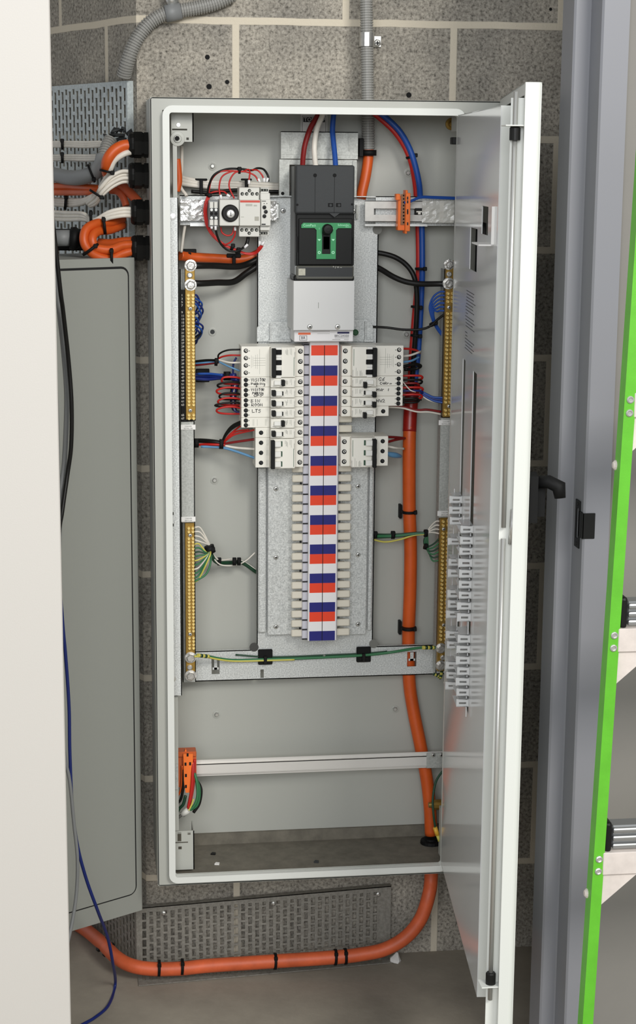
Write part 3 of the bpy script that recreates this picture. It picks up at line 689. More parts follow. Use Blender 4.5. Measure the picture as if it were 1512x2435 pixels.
for px in (1030, 1049): p = at(px, 1795, LYB-.0015); screw_bm(MB(), p, .0042).build('rail_screw', [M['zinc'], M['hole']], t)

# ================================================================== LINKS (neutral and earth bars)
def link(label, name, x0, y0, x1, y1, Y, rows, studs, cols, rowgap, cat, strip=None, plate=None, tinned=False):
    a, b, c, d = rect(x0, y0, x1, y1, Y)
    t = thing(name, label, cat, ((a+b)/2, Y, c), 'brass links on the uprights')
    mb = MB(); mb.box(a, b, Y, Y+.012, c, d, .0008); bar = mb.build('bar', M['brass'], t)
    for i in range(rows[0]):
        f = i/(rows[0]-1); y = rows[1]+(rows[2]-rows[1])*f
        if any(abs(y-g) < rowgap for g in rows[3]): continue
        z = at((x0+x1)/2, y, Y).z
        for cx in cols:
            x = a+(b-a)*cx; m_ = MB(); m_.mi = 0; m_.lathe((x, Y, z), (0, -1, 0), [(0, .00265), (.0028, .00265), (.0033, .0022), (.0033, .0013), (.0012, .0011)], 10); m_.build('screw', M['brass_hi'], t)
    for y in rows[3]:
        p = at((x0+x1)/2, y, Y); screw_bm(MB(), p, .0034).build('fixing_screw', [M['steel'], M['hole']], t)
    for (px, py, r) in studs:
        p = at(px, py, Y); mb = MB()
        if r > .006: mb.lathe((p.x, Y, p.z), (0, -1, 0), [(0, r), (.002, r), (.0021, r*.82), (.008, r*.82), (.0095, r*.66)], 6); mb.lathe((p.x, Y, p.z), (0, -1, 0), [(0, r*1.12), (.0015, r*1.1)], 20)
        else: mb.lathe((p.x, Y, p.z), (0, -1, 0), [(0, r), (.004, r), (.005, r*.7)], 8)
        mb.build('stud_bolt', M['tin'], t)
    return t, a, b, c, d
NY = .07
nl, a, b, c, d = link('left upper brass neutral link with a black strip of numbers beside it', 'neutral_link', 441, 636, 464, 998, NY, (37, 702, 995, [734, 976]), [(453, 631, .0095), (453, 677, .0095), (451, 654, .005)], (.32, .80), 6, 'neutral link')
a2, b2, c2, d2 = rect(430, 690, 441, 1002, NY+.004); mb = MB(); mb.box(a2, b+.001, NY+.012, NY+.016, c2, d2); mb.box(a2, b2+.004, NY+.004, NY+.012, c2, d2); ns = mb.build('number_strip', M['blackmatte'], nl)
mb = MB(); k = 0
for i in range(37):
    y = 702+(995-702)*i/36
    if any(abs(y-g) < 6 for g in (734, 976)): continue
    p = at(434, y, NY+.0035); mb.text(str(1+2*k), p.x-.0022, NY+.0035, p.z-.0018, .0052); k += 1
mb.build('numbers', M['white'], ns)
el, a, b, c, d = link('left lower brass earth link with green wires on its upper half', 'earth_link', 441, 1244, 463, 1612, NY+.004, (36, 1256, 1541, [1273, 1508]), [(453, 1563, .0095), (453, 1606, .0095), (451, 1586, .005)], (.40, .84), 6, 'earth link')
nr, a, b, c, d = link('right upper brass neutral link beside the inner door', 'neutral_link', 1057, 620, 1077, 992, NY, (31, 698, 985, [731, 966]), [(1067, 629, .0085), (1066, 674, .0095), (1067, 652, .005)], (.28, .80), 6, 'neutral link')
mb = MB(); a2, b2, c2, d2 = rect(1053, 690, 1060, 994, NY+.012); mb.box(a2, b+.002, NY+.012, NY+.016, c2, d2); mb.build('backing_strip', M['blackmatte'], nr)
er, a, b, c, d = link('right lower brass earth link beside the inner door', 'earth_link', 1043, 1232, 1066, 1596, NY+.004, (31, 1240, 1520, [1258, 1486]), [(1048, 1541, .0088), (1048, 1582, .0088), (1052, 1563, .005)], (.30, .80), 6, 'earth link')
def chan(label, x0, y0, x1, y1, Y):
    a, b, c, d = rect(x0, y0, x1, y1, Y); t = thing('link_channel', label, 'channel', ((a+b)/2, Y, c), 'channels carrying the links')
    mb = MB(); mb.box(a, b, Y, Y+.0015, c, d); mb.box(b-.0015, b, Y, Y+.03, c, d); mb.box(a, a+.0015, Y, Y+.03, c, d); mb.build('channel', M['galv_dark'], t); return t
chan('galvanised link channel on the left, behind the two left brass links', 431, 640, 463, 1622, NY+.022)
chan('galvanised link channel on the right, behind the two right brass links', 1046, 640, 1074, 1600, NY+.022)
def coverlet(label, x0, y0, x1, y1, Y):
    mb = MB(); a, b, c, d = rect(x0, y0, x1, y1, Y); mb.box(a, b, Y, Y+.015, c, d, .0008); tag(mb.build('channel_cover', M['galv_dark'], None), label, 'cover', 'galvanised covers between the links')
coverlet('galvanised cover between the two left brass links', 431, 1003, 461, 1243, NY+.006)
coverlet('galvanised cover between the two right brass links', 1045, 994, 1070, 1231, NY+.006)
def nameplate(label, x0, y0, x1, y1, Y, l1, l2):
    a, b, c, d = rect(x0, y0, x1, y1, Y); t = thing('name_plate', label, 'label', ((a+b)/2, Y, c), 'engraved plates on the link covers')
    MB().box(a, b, Y, Y+.0015, c, d, .0004).build('plate', M['paper'], t)
    mb = MB(); h = (d-c); s_ = h*.42
    for tx, f in ((l1, .54), (l2, .12)): mb.text(tx, (a+b)/2, Y-.0002, c+h*f, s_, align='CENTER', sx=.62)
    mb.build('lettering', M['greyink'], t)
nameplate('engraved plate under the left neutral link', 430, 1010, 465, 1022, NY+.004, 'CONSUMER', 'NEUTRAL LINK')
nameplate('engraved plate above the left earth link', 431, 1229, 465, 1241, NY+.004, 'CONSUMER', 'EARTH LINK')
nameplate('engraved plate under the right neutral link', 1043, 999, 1078, 1011, NY+.004, 'CONSUMER', 'NEUTRAL LINK')
nameplate('engraved plate above the right earth link', 1040, 1215, 1075, 1227, NY+.004, 'CONSUMER', 'EARTH LINK')

# ================================================================== MAIN BREAKER
BY = .040
mbk = thing('main_breaker', 'large dark moulded-case main breaker with a green toggle surround', 'main breaker', (at(770, 600, BY).x, .12, at(770, 660, BY).z))
mb = MB(); a, b, c, d = rect(704, 507, 842, 632, BY); mb.box(a, b, BY, .062, c, d, .0015); mb.box(a+.004, b-.004, BY-.004, BY, c+.002, at(770, 519, BY).z, .001)
mb.build('case', M['char2'], mbk)
a, b, c, d = rect(704, 396, 842, 664, BY); MB().box(a, b, .0625, .126, c, d, .001).build('base', M['c_grey'], mbk)
mb = MB(); pbox(mb, 703, 393, 843, 508, BY-.004, .064, .003, 2); tc_ = mb.build('terminal_cover', M['char'], mbk)
mb = MB()
for px in (749, 795.5): p = at(px, 417, BY-.004); mb.lathe((p.x, BY-.0039, p.z), (0, -1, 0), [(0, .0033), (.0003, .0033)], 16)
for px, py in ((707, 487), (837, 486)): p = at(px, py, BY-.004); mb.lathe((p.x, BY-.0039, p.z), (0, -1, 0), [(0, .002), (.0003, .002)], 10)
for px in (786, 805): pbox(mb, px-6, 483, px+6, 492, BY-.0045, BY-.0035)
for px in (749, 795): pbox(mb, px-.4, 420, px+.4, 506, BY-.0043, BY-.0036)
pbox(mb, 703, 507.5, 843, 509.5, BY-.0042, BY-.002); mb.build('cover_recess', M['hole'], tc_)
mb = MB()
for px in (786, 806): p = at(px, 488, BY-.0045); mb.lathe((p.x, BY-.0045, p.z), (0, -1, 0), [(0, .0028), (.001, .002)], 12)
mb.build('cover_button', M['char'], tc_)
p = at(795, 509, BY-.004); MB().prism([(p.x-.009, p.z+.0015), (p.x+.009, p.z+.0015), (p.x, p.z-.0055)], BY-.0055, BY-.002, 'y').build('cover_tongue', M['char'], tc_)
# green surround: a T whose stem is a frame round the toggle
G = BY-.007
def gp(px, py): q = at(px, py, G); return (q.x, q.z)
mb = MB(); r_ = lambda *q: rect(*q, G)
bar_ = rect(716.5, 530, 835.5, 542.5, G); stm = rect(752.5, 536, 798.5, 616, G); win = rect(765.5, 545, 785.8, 604, G)
e = .0035
out_ = [(stm[0], stm[2]), (stm[1], stm[2]), (stm[1], bar_[2]-e), (stm[1]+e, bar_[2]), (bar_[1], bar_[2]), (bar_[1], bar_[3]-e), (bar_[1]-e, bar_[3]), (bar_[0]+e, bar_[3]), (bar_[0], bar_[3]-e), (bar_[0], bar_[2]), (stm[0]-e, bar_[2]), (stm[0], bar_[2]-e)]
mb.prism([(bar_[0], bar_[2]), (bar_[1], bar_[2]), (bar_[1], bar_[3]-e), (bar_[1]-e, bar_[3]), (bar_[0]+e, bar_[3]), (bar_[0], bar_[3]-e)], G, BY, 'y')
mb.sheet(stm[0], stm[1], stm[2], bar_[2], [(win[0], win[1], win[2], bar_[2]+1)], G, BY)
mb.prism([(stm[0]-e, bar_[2]), (stm[0], bar_[2]), (stm[0], bar_[2]-e)], G, BY, 'y'); mb.prism([(stm[1]+e, bar_[2]), (stm[1], bar_[2]), (stm[1], bar_[2]-e)], G, BY, 'y')
gs = mb.build('green_surround', M['greenpl'], mbk)
mb = MB(); p = at(720, 538.5, G-.0001); mb.text('ComPact', p.x+.0005, G-.0001, p.z, .0062, sx=.95); p = at(831, 537.5, G); mb.text('Schneider', p.x, G-.0001, p.z, .0052, align='RIGHT'); p = at(833, 540.8, G); mb.text('Electric', p.x, G-.0001, p.z, .0028, align='RIGHT')
for px in (759, 792):
    p = at(px, 570.5, G); mb.prism([(p.x-.003, p.z+.0014), (p.x+.003, p.z+.0014), (p.x, p.z-.002)], G-.0003, G, 'y')
    p = at(px, 600.5, G); mb.lathe((p.x, G, p.z), (0, -1, 0), [(0, .0026), (.0003, .0026), (.0003, .0014)], 14); p = at(px, 543.5, G); mb.box(p.x-.0002, p.x+.0002, G-.0003, G, p.z-.0015, p.z+.0015)
mb.build('surround_print', M['mint'], gs)
mb = MB()
for px in (759, 792): p = at(px, 600.5, G); mb.lathe((p.x, G-.0004, p.z), (0, -1, 0), [(0, .0013), (.0002, .0013)], 12)
mb.build('off_mark_centre', M['greenpl'], gs)
mb = MB(); mb.box(win[0], win[1], BY-.001, BY, win[2], bar_[2]+.002); mb.build('toggle_well', M['hole'], mbk)
mb = MB(); p = at(777, 545, G); mb.lathe((p.x+.0006, BY-.004, p.z), (0, -1, 0), [(0, .0092), (.012, .009), (.015, .007), (.0155, .003)], 20); mb.box(win[0]+.0012, win[1]-.0012, G-.004, BY, at(777, 557, G).z, p.z, .001); pbox(mb, 767.5, 561.5, 784.5, 594, G+.003, BY, .001)
tg = mb.build('toggle', M['char2'], mbk); tg['label'] = 'black toggle'
mb = MB(); pbox(mb, 758, 618, 766.5, 627.5, BY-.003, BY, .0004); mb.build('trip_button', M['orangepl'], mbk)
mb = MB(); pbox(mb, 778, 620.5, 788.5, 623.5, BY-.0006, BY); mb.build('rating_mark', M['greyink'], mbk)
for q in ((727, 546, 749, 559), (801, 546, 832, 558), (726, 586, 741, 603), (704, 562, 714, 600), (835, 565, 840, 600)): pbox(MB(), *q, BY-.0003, BY+.0006).build('case_window', M['hole'], mbk)
mb = MB(); rn = random.Random(8)
for k in range(9): y = 565+k*4.4; pbox(mb, 806, y, 806+10+14*rn.random(), y+.9, BY-.0002, BY)
mb.build('rating_print', mat('faded print', (84, 84, 80), .6), mbk)
mb = MB(); pbox(mb, 704, 632, 841, 664, BY-.002, .062, .002); lo = mb.build('lower_cover', M['smoke'], mbk)
mb = MB(); pbox(mb, 710, 636, 838, 658, BY-.0025, BY-.0018); lo2 = mb.build('inner_panel', M['char'], lo)
mb = MB(); pbox(mb, 709.5, 638.5, 726, 655, BY-.0032, BY-.0024); mb.build('sticker', mat('grey sticker', (190, 188, 172), .6, noise=(300, .7, 1.1)), lo)
mb = MB(); p = at(791, 637, BY-.003); mb.text('* / = ~', p.x, BY-.0028, p.z-.001, .006); mb.build('symbols', M['ltgrey'], lo)
mb = MB(); pbox(mb, 698, 655, 842, 668, BY+.002, .100, .002); mb.build('dark_gasket', M['black'], lo)
# white busbar cover under it
CY = .036
cv = thing('busbar_shroud', 'plain off-white steel shroud with two screws under the main breaker', 'cover', (at(765, 780, CY).x, CY, at(765, 785, CY).z))
mb = MB(); a, b, c, d = rect(698, 668, 842, 785, CY); mb.prism([(a, CY), (b, CY), (b, .12), (a-.0015, .12), (a-.0015, CY+.004)], c, d, 'z'); mb.build('shroud', M['cover'], cv)
for px in (736.5, 802.5): screw_bm(MB(), at(px, 777, CY), .0046).build('screw', [M['zinc'], M['hole']], cv)
p = at(757, 726, CY); MB().box(p.x-.0004, p.x+.0004, CY-.0002, CY, p.z-.005, p.z+.005).build('pencil_mark', M['greyink'], cv)
# header label
HY = .052
hl = thing('chassis_label', 'white header label with orange and navy bars above the red and blue strip', 'label', (at(769, 812, HY).x, HY, at(769, 812, HY).z))
mb = MB(); pbox(mb, 699.5, 785.5, 839.5, 812.5, HY, .11, .0008); mb.build('plate', M['whitepl'], hl)
mb = MB(); pbox(mb, 709, 791, 738.5, 796, HY-.0003, HY); mb.build('orange_bar', mat('orange print', (232, 110, 66), .5), hl)
mb = MB(); pbox(mb, 802, 789, 830.5, 793.5, HY-.0003, HY); mb.build('navy_bar', mat('navy print', (34, 34, 84), .5), hl)
mb = MB(); a, b, c, d = rect(712, 797.8, 729.8, 809.6, HY); mb.sheet(a, b, c, d, [(a+.0006, b-.0006, c+.0006, d-.0006)], HY-.0003, HY); mb.text('BR', (a+b)/2, HY-.0003, c+.0022, .0068, align='CENTER')
p = at(829.5, 801, HY); mb.text('BRC2X050', p.x, HY-.0003, p.z, .0056, align='RIGHT'); mb.build('lettering', M['ink'], hl)
mb = MB()
for q in ((796, 803, 829, 803.8), (790, 807, 809, 808), (818, 806.6, 829, 807.4), (742, 788, 784, 788.5), (754, 793, 784, 793.5), (735, 810.5, 828, 811)): pbox(mb, *q, HY-.0002, HY)
mb.build('small_print', M['greyink'], hl)

# ================================================================== BUSBAR CHASSIS
SY = .0733; ztop = at(769, 821, SY).z; PIT = .018
xc = at(768.5, 1170, SY).x; hw = .0255
bc = thing('busbar_chassis', 'long busbar chassis with red white and blue phase stripes between the breakers', 'busbar chassis', (xc, .12, ztop-30*PIT))
mb = MB(); mb.box(xc-hw-.0005, xc+hw+.0005, SY, .118, ztop-30*PIT-.0004, ztop+.006, .0006); spn = mb.build('spine', M['whitepl'], bc)
mb = MB(); sw = .0236
for i in range(30):
    mb.mi = (0, 1, 2)[i % 3]; z1 = ztop-i*PIT; z0 = z1-PIT
    mb.box(xc-sw, xc-.0004, SY-.0004, SY, z0, z1); mb.box(xc+.0004, xc+sw, SY-.0004, SY, z0, z1)
mb.build('phase_stripes', [M['redpl'], M['whitepl'], M['bluepl']], spn)
mb = MB(); mb.box(xc-.0006, xc+.0006, SY-.0005, SY, ztop-30*PIT, ztop); mb.build('centre_joint', M['hole'], spn)
mb = MB(); mb.box(xc-hw-.0095, xc-hw+.0005, SY+.014, .116, ztop-30*PIT, ztop+.002, .001); mb.box(xc+hw-.0005, xc+hw+.004, SY+.014, .116, ztop-30*PIT, ztop+.002, .001)
mb.build('side_channel', mat('lilac grey plastic', (206, 205, 214), .4), bc)
mb = MB()
for i in range(31): mb.box(xc-hw-.0095, xc-hw, SY+.0125, SY+.0145, ztop-i*PIT-.0012, ztop-i*PIT+.0012)
mb.build('way_dividers', M['ink'], bc)
for s_, x0, x1 in ((-1, 637, 729), (1, 808, 872)):
    a, b, c, d = rect(x0, 1040, x1, 1508, .116); mb = MB(); mb.box(a, b, .114, .1165, c, d, .0004)
    xm = at(667 if s_ < 0 else 838, 1300, .114).x; mb.box(xm-.0003, xm+.0003, .1136, .1142, c, d)
    pl = mb.build('chassis_plate', M['galv'], bc)
    for py in (1162, 1325, 1490): q = at(656 if s_ < 0 else 851, py-(6 if s_ > 0 else 0), .114); screw_bm(MB(), q, .0045).build('plate_screw', [M['zinc'], M['hole']], pl)
def tooth(i, s_):
    z1 = ztop-i*PIT-.0022; x = xc+s_*(hw+.003); mb = MB()
    mb.box(x, x+s_*.0255, SY+.019, SY+.025, z1-.0128, z1, .0016); mb.box(x, x+s_*.016, SY+.025, SY+.038, z1-.0105, z1-.002); mb.build('busbar_tooth', M['cream'], bc)
for i in range(12, 30): tooth(i, -1)
for i in (7, 8): tooth(i, 1)
for i in range(12, 30): tooth(i, 1)
mb = MB()
for i in range(13, 30, 3): z = ztop-i*PIT-.0165; mb.lathe((xc-hw-.013, SY+.018, z), (0, -1, 0), [(0, .002), (.001, .002)], 8)
mb.build('locating_hole', M['hole'], bc)

# ================================================================== SMALL BREAKERS
GLY = {'V': [[(0, 1), (.5, 0), (1, 1)]], 'I': [[(.5, 0), (.5, 1)]], 'S': [[(1, .9), (.3, 1), (.1, .7), (.9, .4), (.7, 0), (0, .1)]], 'T': [[(0, 1), (1, 1)], [(.5, 1), (.5, 0)]], 'O': [[(.5, 1), (0, .5), (.5, 0), (1, .5), (.5, 1)]],
       'R': [[(0, 0), (0, 1), (.9, .85), (.8, .5), (0, .45), (1, 0)]], 'P': [[(0, 0), (0, 1), (.9, .85), (.8, .5), (0, .45)]], 'A': [[(.9, .6), (.3, .65), (0, .3), (.4, 0), (.9, .5), (1, 0)]], 'K': [[(0, 0), (0, 1)], [(.9, .7), (0, .35), (1, 0)]], 'N': [[(0, 0), (0, .9), (1, 0), (1, .9)]],
       'G': [[(1, .8), (.5, 1), (0, .5), (.5, 0), (1, .3), (.6, .4)]], 'B': [[(0, 0), (0, 1), (.8, .8), (.1, .55), (.9, .25), (0, 0)]], 'M': [[(0, 0), (.1, 1), (.5, .3), (.9, 1), (1, 0)]], 'L': [[(0, 1), (.1, 0), (1, .15)]], 'J': [[(.2, .9), (1, .85), (.6, .45), (1, .1), (.1, .1)]],
       'H': [[(0, 0), (.1, 1)], [(0, .5), (.8, .55)], [(.7, 0), (.9, 1)]], 'W': [[(0, 1), (.25, 0), (.5, .6), (.75, 0), (1, 1)]], '1': [[(.3, 0), (.6, 1)]], '2': [[(0, .8), (.5, 1), (.8, .7), (0, 0), (1, .05)]], '6': [[(.9, 1), (.2, .6), (.1, .1), (.7, 0), (.8, .4), (.1, .4)]], 'C': [[(1, .9), (.2, .9), (0, .3), (.5, 0), (1, .1)]], 'g': [[(.9, .5), (.3, .55), (.1, .2), (.8, .1), (.9, .5), (.8, -.5), (.2, -.5)]], 'r': [[(0, 0), (.1, .6), (.7, .6)]], 'm': [[(0, 0), (.1, .5), (.3, .1), (.5, .5), (.7, .1), (1, .4)]], ' ': []}
def hand(mb, s, x, y, z, w, h, rn):
    for ch in s:
        for st_ in GLY.get(ch, []):
            pts = [Vector((x+u*w*.78+rn.uniform(-1, 1)*w*.05+.15*v*h*.4, y, z+v*h+rn.uniform(-1, 1)*h*.05)) for u, v in st_]
            mb.tube(pts, .00055, 5, True, False)
        x += w
def breaker(side, i0, n, kind, label, state='on', text=None, seed=0, green=False, u_off=0):
    """side -1 left / +1 right; i0 = first way from the top; n ways; kind mcb, rcbo, vigi"""
    rn = random.Random(seed); z1 = ztop-i0*PIT-.0002+(.0035 if side > 0 and False else 0); z0 = z1-n*PIT+.0004
    xi = at(721.5 if side < 0 else 811, 1000, .062).x
    X = lambda u: xi+side*u
    MY, TY, NYs, = .112, .062, .047
    Lend = .0855 if kind == 'mcb' else .1105
    t = thing('circuit_breaker', label, 'circuit breaker', (X(.0), MY, z0), 'small breakers on the chassis')
    mb = MB(); mb.box(X(0), X(.0165), TY, MY, z0, z1, .0006); mb.box(X(.0165), X(.0605), TY+.004, MY, z0, z1); mb.box(X(.0605), X(Lend), TY, MY, z0, z1, .0006)
    for k in range(1, n): mb.box(X(-.0001), X(.0165), TY-.0002, TY+.001, z0+k*PIT-.0002, z0+k*PIT) if False else None
    mb.build('housing', M['white'], t)
    mb = MB(); mb.box(X(.0165), X(.0600), NYs, TY+.006, z0+.0003, z1-.0003, .001); nose = mb.build('nose', M['white'], t)
    # inner terminals, one per way
    for k in range(n):
        zc_ = z1-(k+.5)*PIT; screw2 = MB(); screw2.mi = 1; screw2.lathe((X(.0062), TY, zc_), (0, -1, 0), [(0, .0043), (.0004, .0043)], 14); screw2.mi = 0; screw2.lathe((X(.0062)+.0004, TY-.0004, zc_+.0004), (0, -1, 0), [(0, .0031), (.0007, .0027)], 10)
        screw2.mi = 1; an = rn.random()*3; q = Vector((math.cos(an), 0, math.sin(an)))*.0026; c_ = Vector((X(.0062)+.0004, TY-.0012, zc_+.0004)); screw2.tube([c_-q, c_+q], .0005, 4, True, False)
        screw2.build('terminal_screw', [M['steel'], M['hole']], t)
    # outer terminals
    if kind == 'mcb': pos = [(.0755, z1-(k+.5)*PIT) for k in range(n)]
    elif kind == 'rcbo': pos = [(.1025, z1-.0050), (.1025, z1-.0132)]
    else: pos = [(.1025, z1-.0075-k*.0129) for k in range(4)]
    for u, zc_ in pos:
        s2 = MB(); s2.mi = 1; s2.lathe((X(u), TY, zc_), (0, -1, 0), [(0, .0039), (.0004, .0039)], 14); s2.mi = 0; s2.lathe((X(u)+.0004, TY-.0004, zc_+.0004), (0, -1, 0), [(0, .0026), (.0007, .0022)], 10); s2.mi = 1; c_ = Vector((X(u)+.0004, TY-.0012, zc_+.0004)); q = Vector((.0017, 0, .0014)); s2.tube([c_-q, c_+q], .0005, 4, True, False)
        s2.build('terminal_screw', [M['ltgrey'] if kind == 'vigi' else M['char'], M['hole']], t)
    # print on nose
    pr = MB(); rot = math.pi/2 if side < 0 else -math.pi/2
    u_t = .0188 if side < 0 else .0180
    rows = [0] if kind != 'rcbo' else [0]
    if side < 0: pr.text('Schneider', X(.0172), NYs, z1-.0165 if n == 1 else z1-.020, .0030, rot=math.pi/2)
    else: pr.text('Schneider', X(.0186), NYs, z0+.0012, .0030, rot=math.pi/2)
    for uu, ln, cnt in ((.0232, .6, 1), (.0256, .5, 1), (.0300, .45, 3), (.0340, .3, 1)):
        for j in range(cnt):
            h = min(n, 1.4)*PIT*ln*(.7+.3*rn.random()); zt_ = z1-.0022-(0 if uu < .03 else rn.random()*.004)
            if side > 0 and n > 1: zt_ = z0+.002+h
            pr.box(X(uu+j*.0012), X(uu+j*.0012+.0004), NYs-.0002, NYs, zt_-h, zt_)
    pr.build('nose_print', M['greyink'], nose)
    if n > 1:
        zt_ = z1-.018 if side < 0 else z1-.004; MB().box(X(.0188), X(.0196), NYs-.0003, NYs, z0+.003 if side < 0 else z0+.020, zt_).build('green_line', mat('green print', (66, 100, 78), .6) if 'green print' not in bpy.data.materials else bpy.data.materials['green print'], nose)
    if kind in ('vigi', 'rcbo'):
        dg = MB()
        if kind == 'vigi':
            for k in range(4): u = .0735+(.0035*k); zc_ = (z0+z1)/2; dg.box(X(.068), X(.089), TY-.0002, TY, zc_+.006-k*.0042, zc_+.0063-k*.0042)
            for uu, ha in ((.078, .022), (.082, .013), (.090, .009), (.0925, .011), (.0855, .012)): dg.box(X(uu), X(uu+.0003), TY-.0002, TY, zc_-ha, zc_+ha)
            for k in range(4): dg.box(X(.0955), X(.0975), TY-.0002, TY, pos[k][1]-.001, pos[k][1]+.0005)
        else:
            for k in (0, 1): dg.box(X(.0965), X(.0978), TY-.0002, TY, pos[k][1]-.0012, pos[k][1]+.0012)
            if not text:
                for uu in (.066, .068, .082, .088, .090): dg.box(X(uu), X(uu+.0003), TY-.0002, TY, z0+.003, z1-.003)
        dg.build('terminal_print', M['greyink'], t)
    else:
        dg = MB()
        for k in range(n):
            for uu in (.063, .0652): dg.box(X(uu), X(uu+.0003), TY-.0002, TY, z1-k*PIT-.014, z1-k*PIT-.004)
        dg.build('terminal_print', M['greyink'], t)
    # toggles
    if kind == 'vigi' or (kind == 'mcb' and n > 1):
        Tu = .0555 if kind == 'vigi' else .0570
        MB().box(X(Tu-.0035), X(Tu+.0035), NYs-.013, NYs, z0+.0015, z1-.0015, .0008).build('toggle_bar', M['char2'], nose)
        for k in range(n):
            zc_ = z1-(k+.5)*PIT
            if kind == 'vigi':
                MB().box(X(Tu-.0145), X(Tu-.0035), NYs-.0012, NYs+.0005, zc_-.0042+(.0045*0), zc_+.0042, .0003).build('toggle_slot', M['hole'], nose)
                for q in (-1, 1): MB().box(X(Tu-.0135), X(Tu-.0035), NYs-.004, NYs, zc_+q*.0068-.0021, zc_+q*.0068+.0021, .0005).build('toggle_guard', M['toggle'], nose)
            else:
                MB().box(X(Tu-.0150), X(Tu-.0030), NYs-.007, NYs, zc_-.0050, zc_+.0050, .001).build('toggle', M['toggle'], nose)
                MB().box(X(Tu-.0178), X(Tu-.0146), NYs-.0008, NYs, zc_-.0046, zc_+.0046).build('toggle_window', mat('window green', (34, 72, 50), .5) if 'window green' not in bpy.data.materials else bpy.data.materials['window green'], nose)
    else:
        zc_ = (z0+z1)/2
        if state == 'on':
            MB().box(X(.0520), X(.0590), NYs-.0125, NYs, zc_-.0048+(-.003 if side > 0 else .0012), zc_+.0048+(-.003 if side > 0 else .0012), .0008).build('toggle', M['char2'], nose)
            MB().box(X(.0405), X(.0520), NYs-.006, NYs, zc_-.0045, zc_+.0035, .0009).build('toggle_body', M['toggle'], nose)
            MB().box(X(.0378), X(.0405), NYs-.0010, NYs, zc_-.0042, zc_+.0030).build('toggle_window', M['char2'], nose)
        else:
            o_ = -.004 if side > 0 else .001
            MB().box(X(.0360), X(.0420), NYs-.0120, NYs, zc_-.0052+o_, zc_+.0052+o_, .0008).build('toggle', M['char2'], nose)
            MB().box(X(.0420), X(.0545), NYs-.006, NYs, zc_-.0035, zc_+.0045, .0009).build('toggle_body', M['toggle'], nose)
        nb = MB(); nb.tube([Vector((X(.036+.021*k/6), NYs-.0002, z0+.0022+(.0012*math.cos(k*math.pi/3)))) for k in range(7)], .0003, 4); nb.build('toggle_arch', M['greyink'], nose)
    if text:
        tx = MB(); hl_ = len(text)
        for k, (s_, u, dz, w, h) in enumerate(text):
            x = X(u); hand(tx, s_, x, TY-.0004, z1-dz, w, h, rn)
        tx.build('handwriting', M['ink'], t)
    return t
LW = .0865     # handwriting starts near the outer terminals on the left
breaker(-1, 0, 3, 'vigi', 'three-way residual-current breaker with a wiring diagram, topmost on the left', seed=1)
breaker(-1, 3, 1, 'rcbo', 'breaker handwritten VISITOR PARKING 2, toggle off, on the left', 'off', [('VISITOR', .0935, .0078, .0037, .0056), ('PARKINg', .0932, .0138, .0036, .0042), ('2', .0850, .0172, .0034, .0022)], 2)
breaker(-1, 4, 1, 'rcbo', 'breaker handwritten VISITOR PARKING GPO, on the left', 'on', [('VISITOR', .0935, .0064, .0034, .0044), ('PARKINg', .0908, .0120, .0028, .0040), ('GPO', .0885, .0168, .0052, .0044)], 3)
breaker(-1, 5, 1, 'rcbo', 'breaker handwritten BIN ROOM, on the left', 'on', [('BIN', .0932, .0088, .0054, .0058), ('ROOM', .0925, .0158, .0050, .0054)], 4)
breaker(-1, 6, 1, 'rcbo', 'breaker handwritten LTS, on the left', 'on', [('LTS', .0915, .0088, .0054, .0056)], 5)
breaker(-1, 7, 1, 'rcbo', 'left breaker with printed face and toggle off, below the one handwritten LTS', 'off', None, 6)
breaker(-1, 8, 1, 'mcb', 'short single-way breaker on the left, directly above the three-toggle one', 'on', None, 7)
breaker(-1, 9, 3, 'mcb', 'short three-way breaker lowest on the left', seed=8)
breaker(1, 0, 3, 'vigi', 'three-way residual-current breaker with a wiring diagram, topmost on the right', seed=9)
breaker(1, 3, 1, 'rcbo', 'breaker handwritten G6, toggle off, on the right', 'off', [('G6', .0665, .0086, .0062, .0058), ('CARrm', .0690, .0148, .0044, .0042)], 10)
breaker(1, 4, 1, 'rcbo', 'breaker handwritten HW 1, on the right', 'on', [('HWr', .0630, .0088, .0050, .0048), ('1', .0830, .0086, .0036, .0046)], 11)
breaker(1, 5, 1, 'rcbo', 'breaker handwritten HW2, on the right', 'on', [('HW2', .0630, .0110, .0056, .0058)], 12)
breaker(1, 6, 1, 'mcb', 'short single-way breaker on the right below the one handwritten HW2', 'off', None, 13)
breaker(1, 9, 3, 'mcb', 'short three-way breaker standing alone lowest on the right', seed=14)

# ================================================================== TIMER GROUP ON THE LEFT RAIL
TY_ = .050
tb_ = thing('terminal_block', 'small two-way grey terminal block at the left end of the timer group', 'terminal block', (at(508, 510, .06).x, .10, at(508, 536, .06).z))
mb = MB(); pbox(mb, 496, 476, 520, 540, .066, .10, .0008); mb.build('base', M['c_grey'], tb_)
for x in (503, 513.5):
    mb = MB(); pbox(mb, x-4.4, 480, x+4.4, 536, .060, .068, .0006); w = mb.build('way', M['ltgrey'], tb_)
    mb = MB(); pbox(mb, x-4.4, 495, x+4.4, 522, .0592, .0602); mb.build('clamp_recess', M['char'], w)
    for y, q in ((499, 1), (508, 0), (518, 1)):
        p = at(x, y, .059); MB().lathe((p.x, .0595, p.z), (0, -1, 0), [(0, .0028), (.0012, .0024)], 10).build('clamp_screw', M['steel'] if q else M['hole'], w)
dl = thing('key_switch', 'square grey module with a round black-ringed key switch', 'switch', (at(545, 510, .05).x, .10, at(545, 536, .05).z))
mb = MB(); pbox(mb, 522, 475, 569, 537, .05, .10, .001); mb.build('housing', M['ltgrey'], dl)
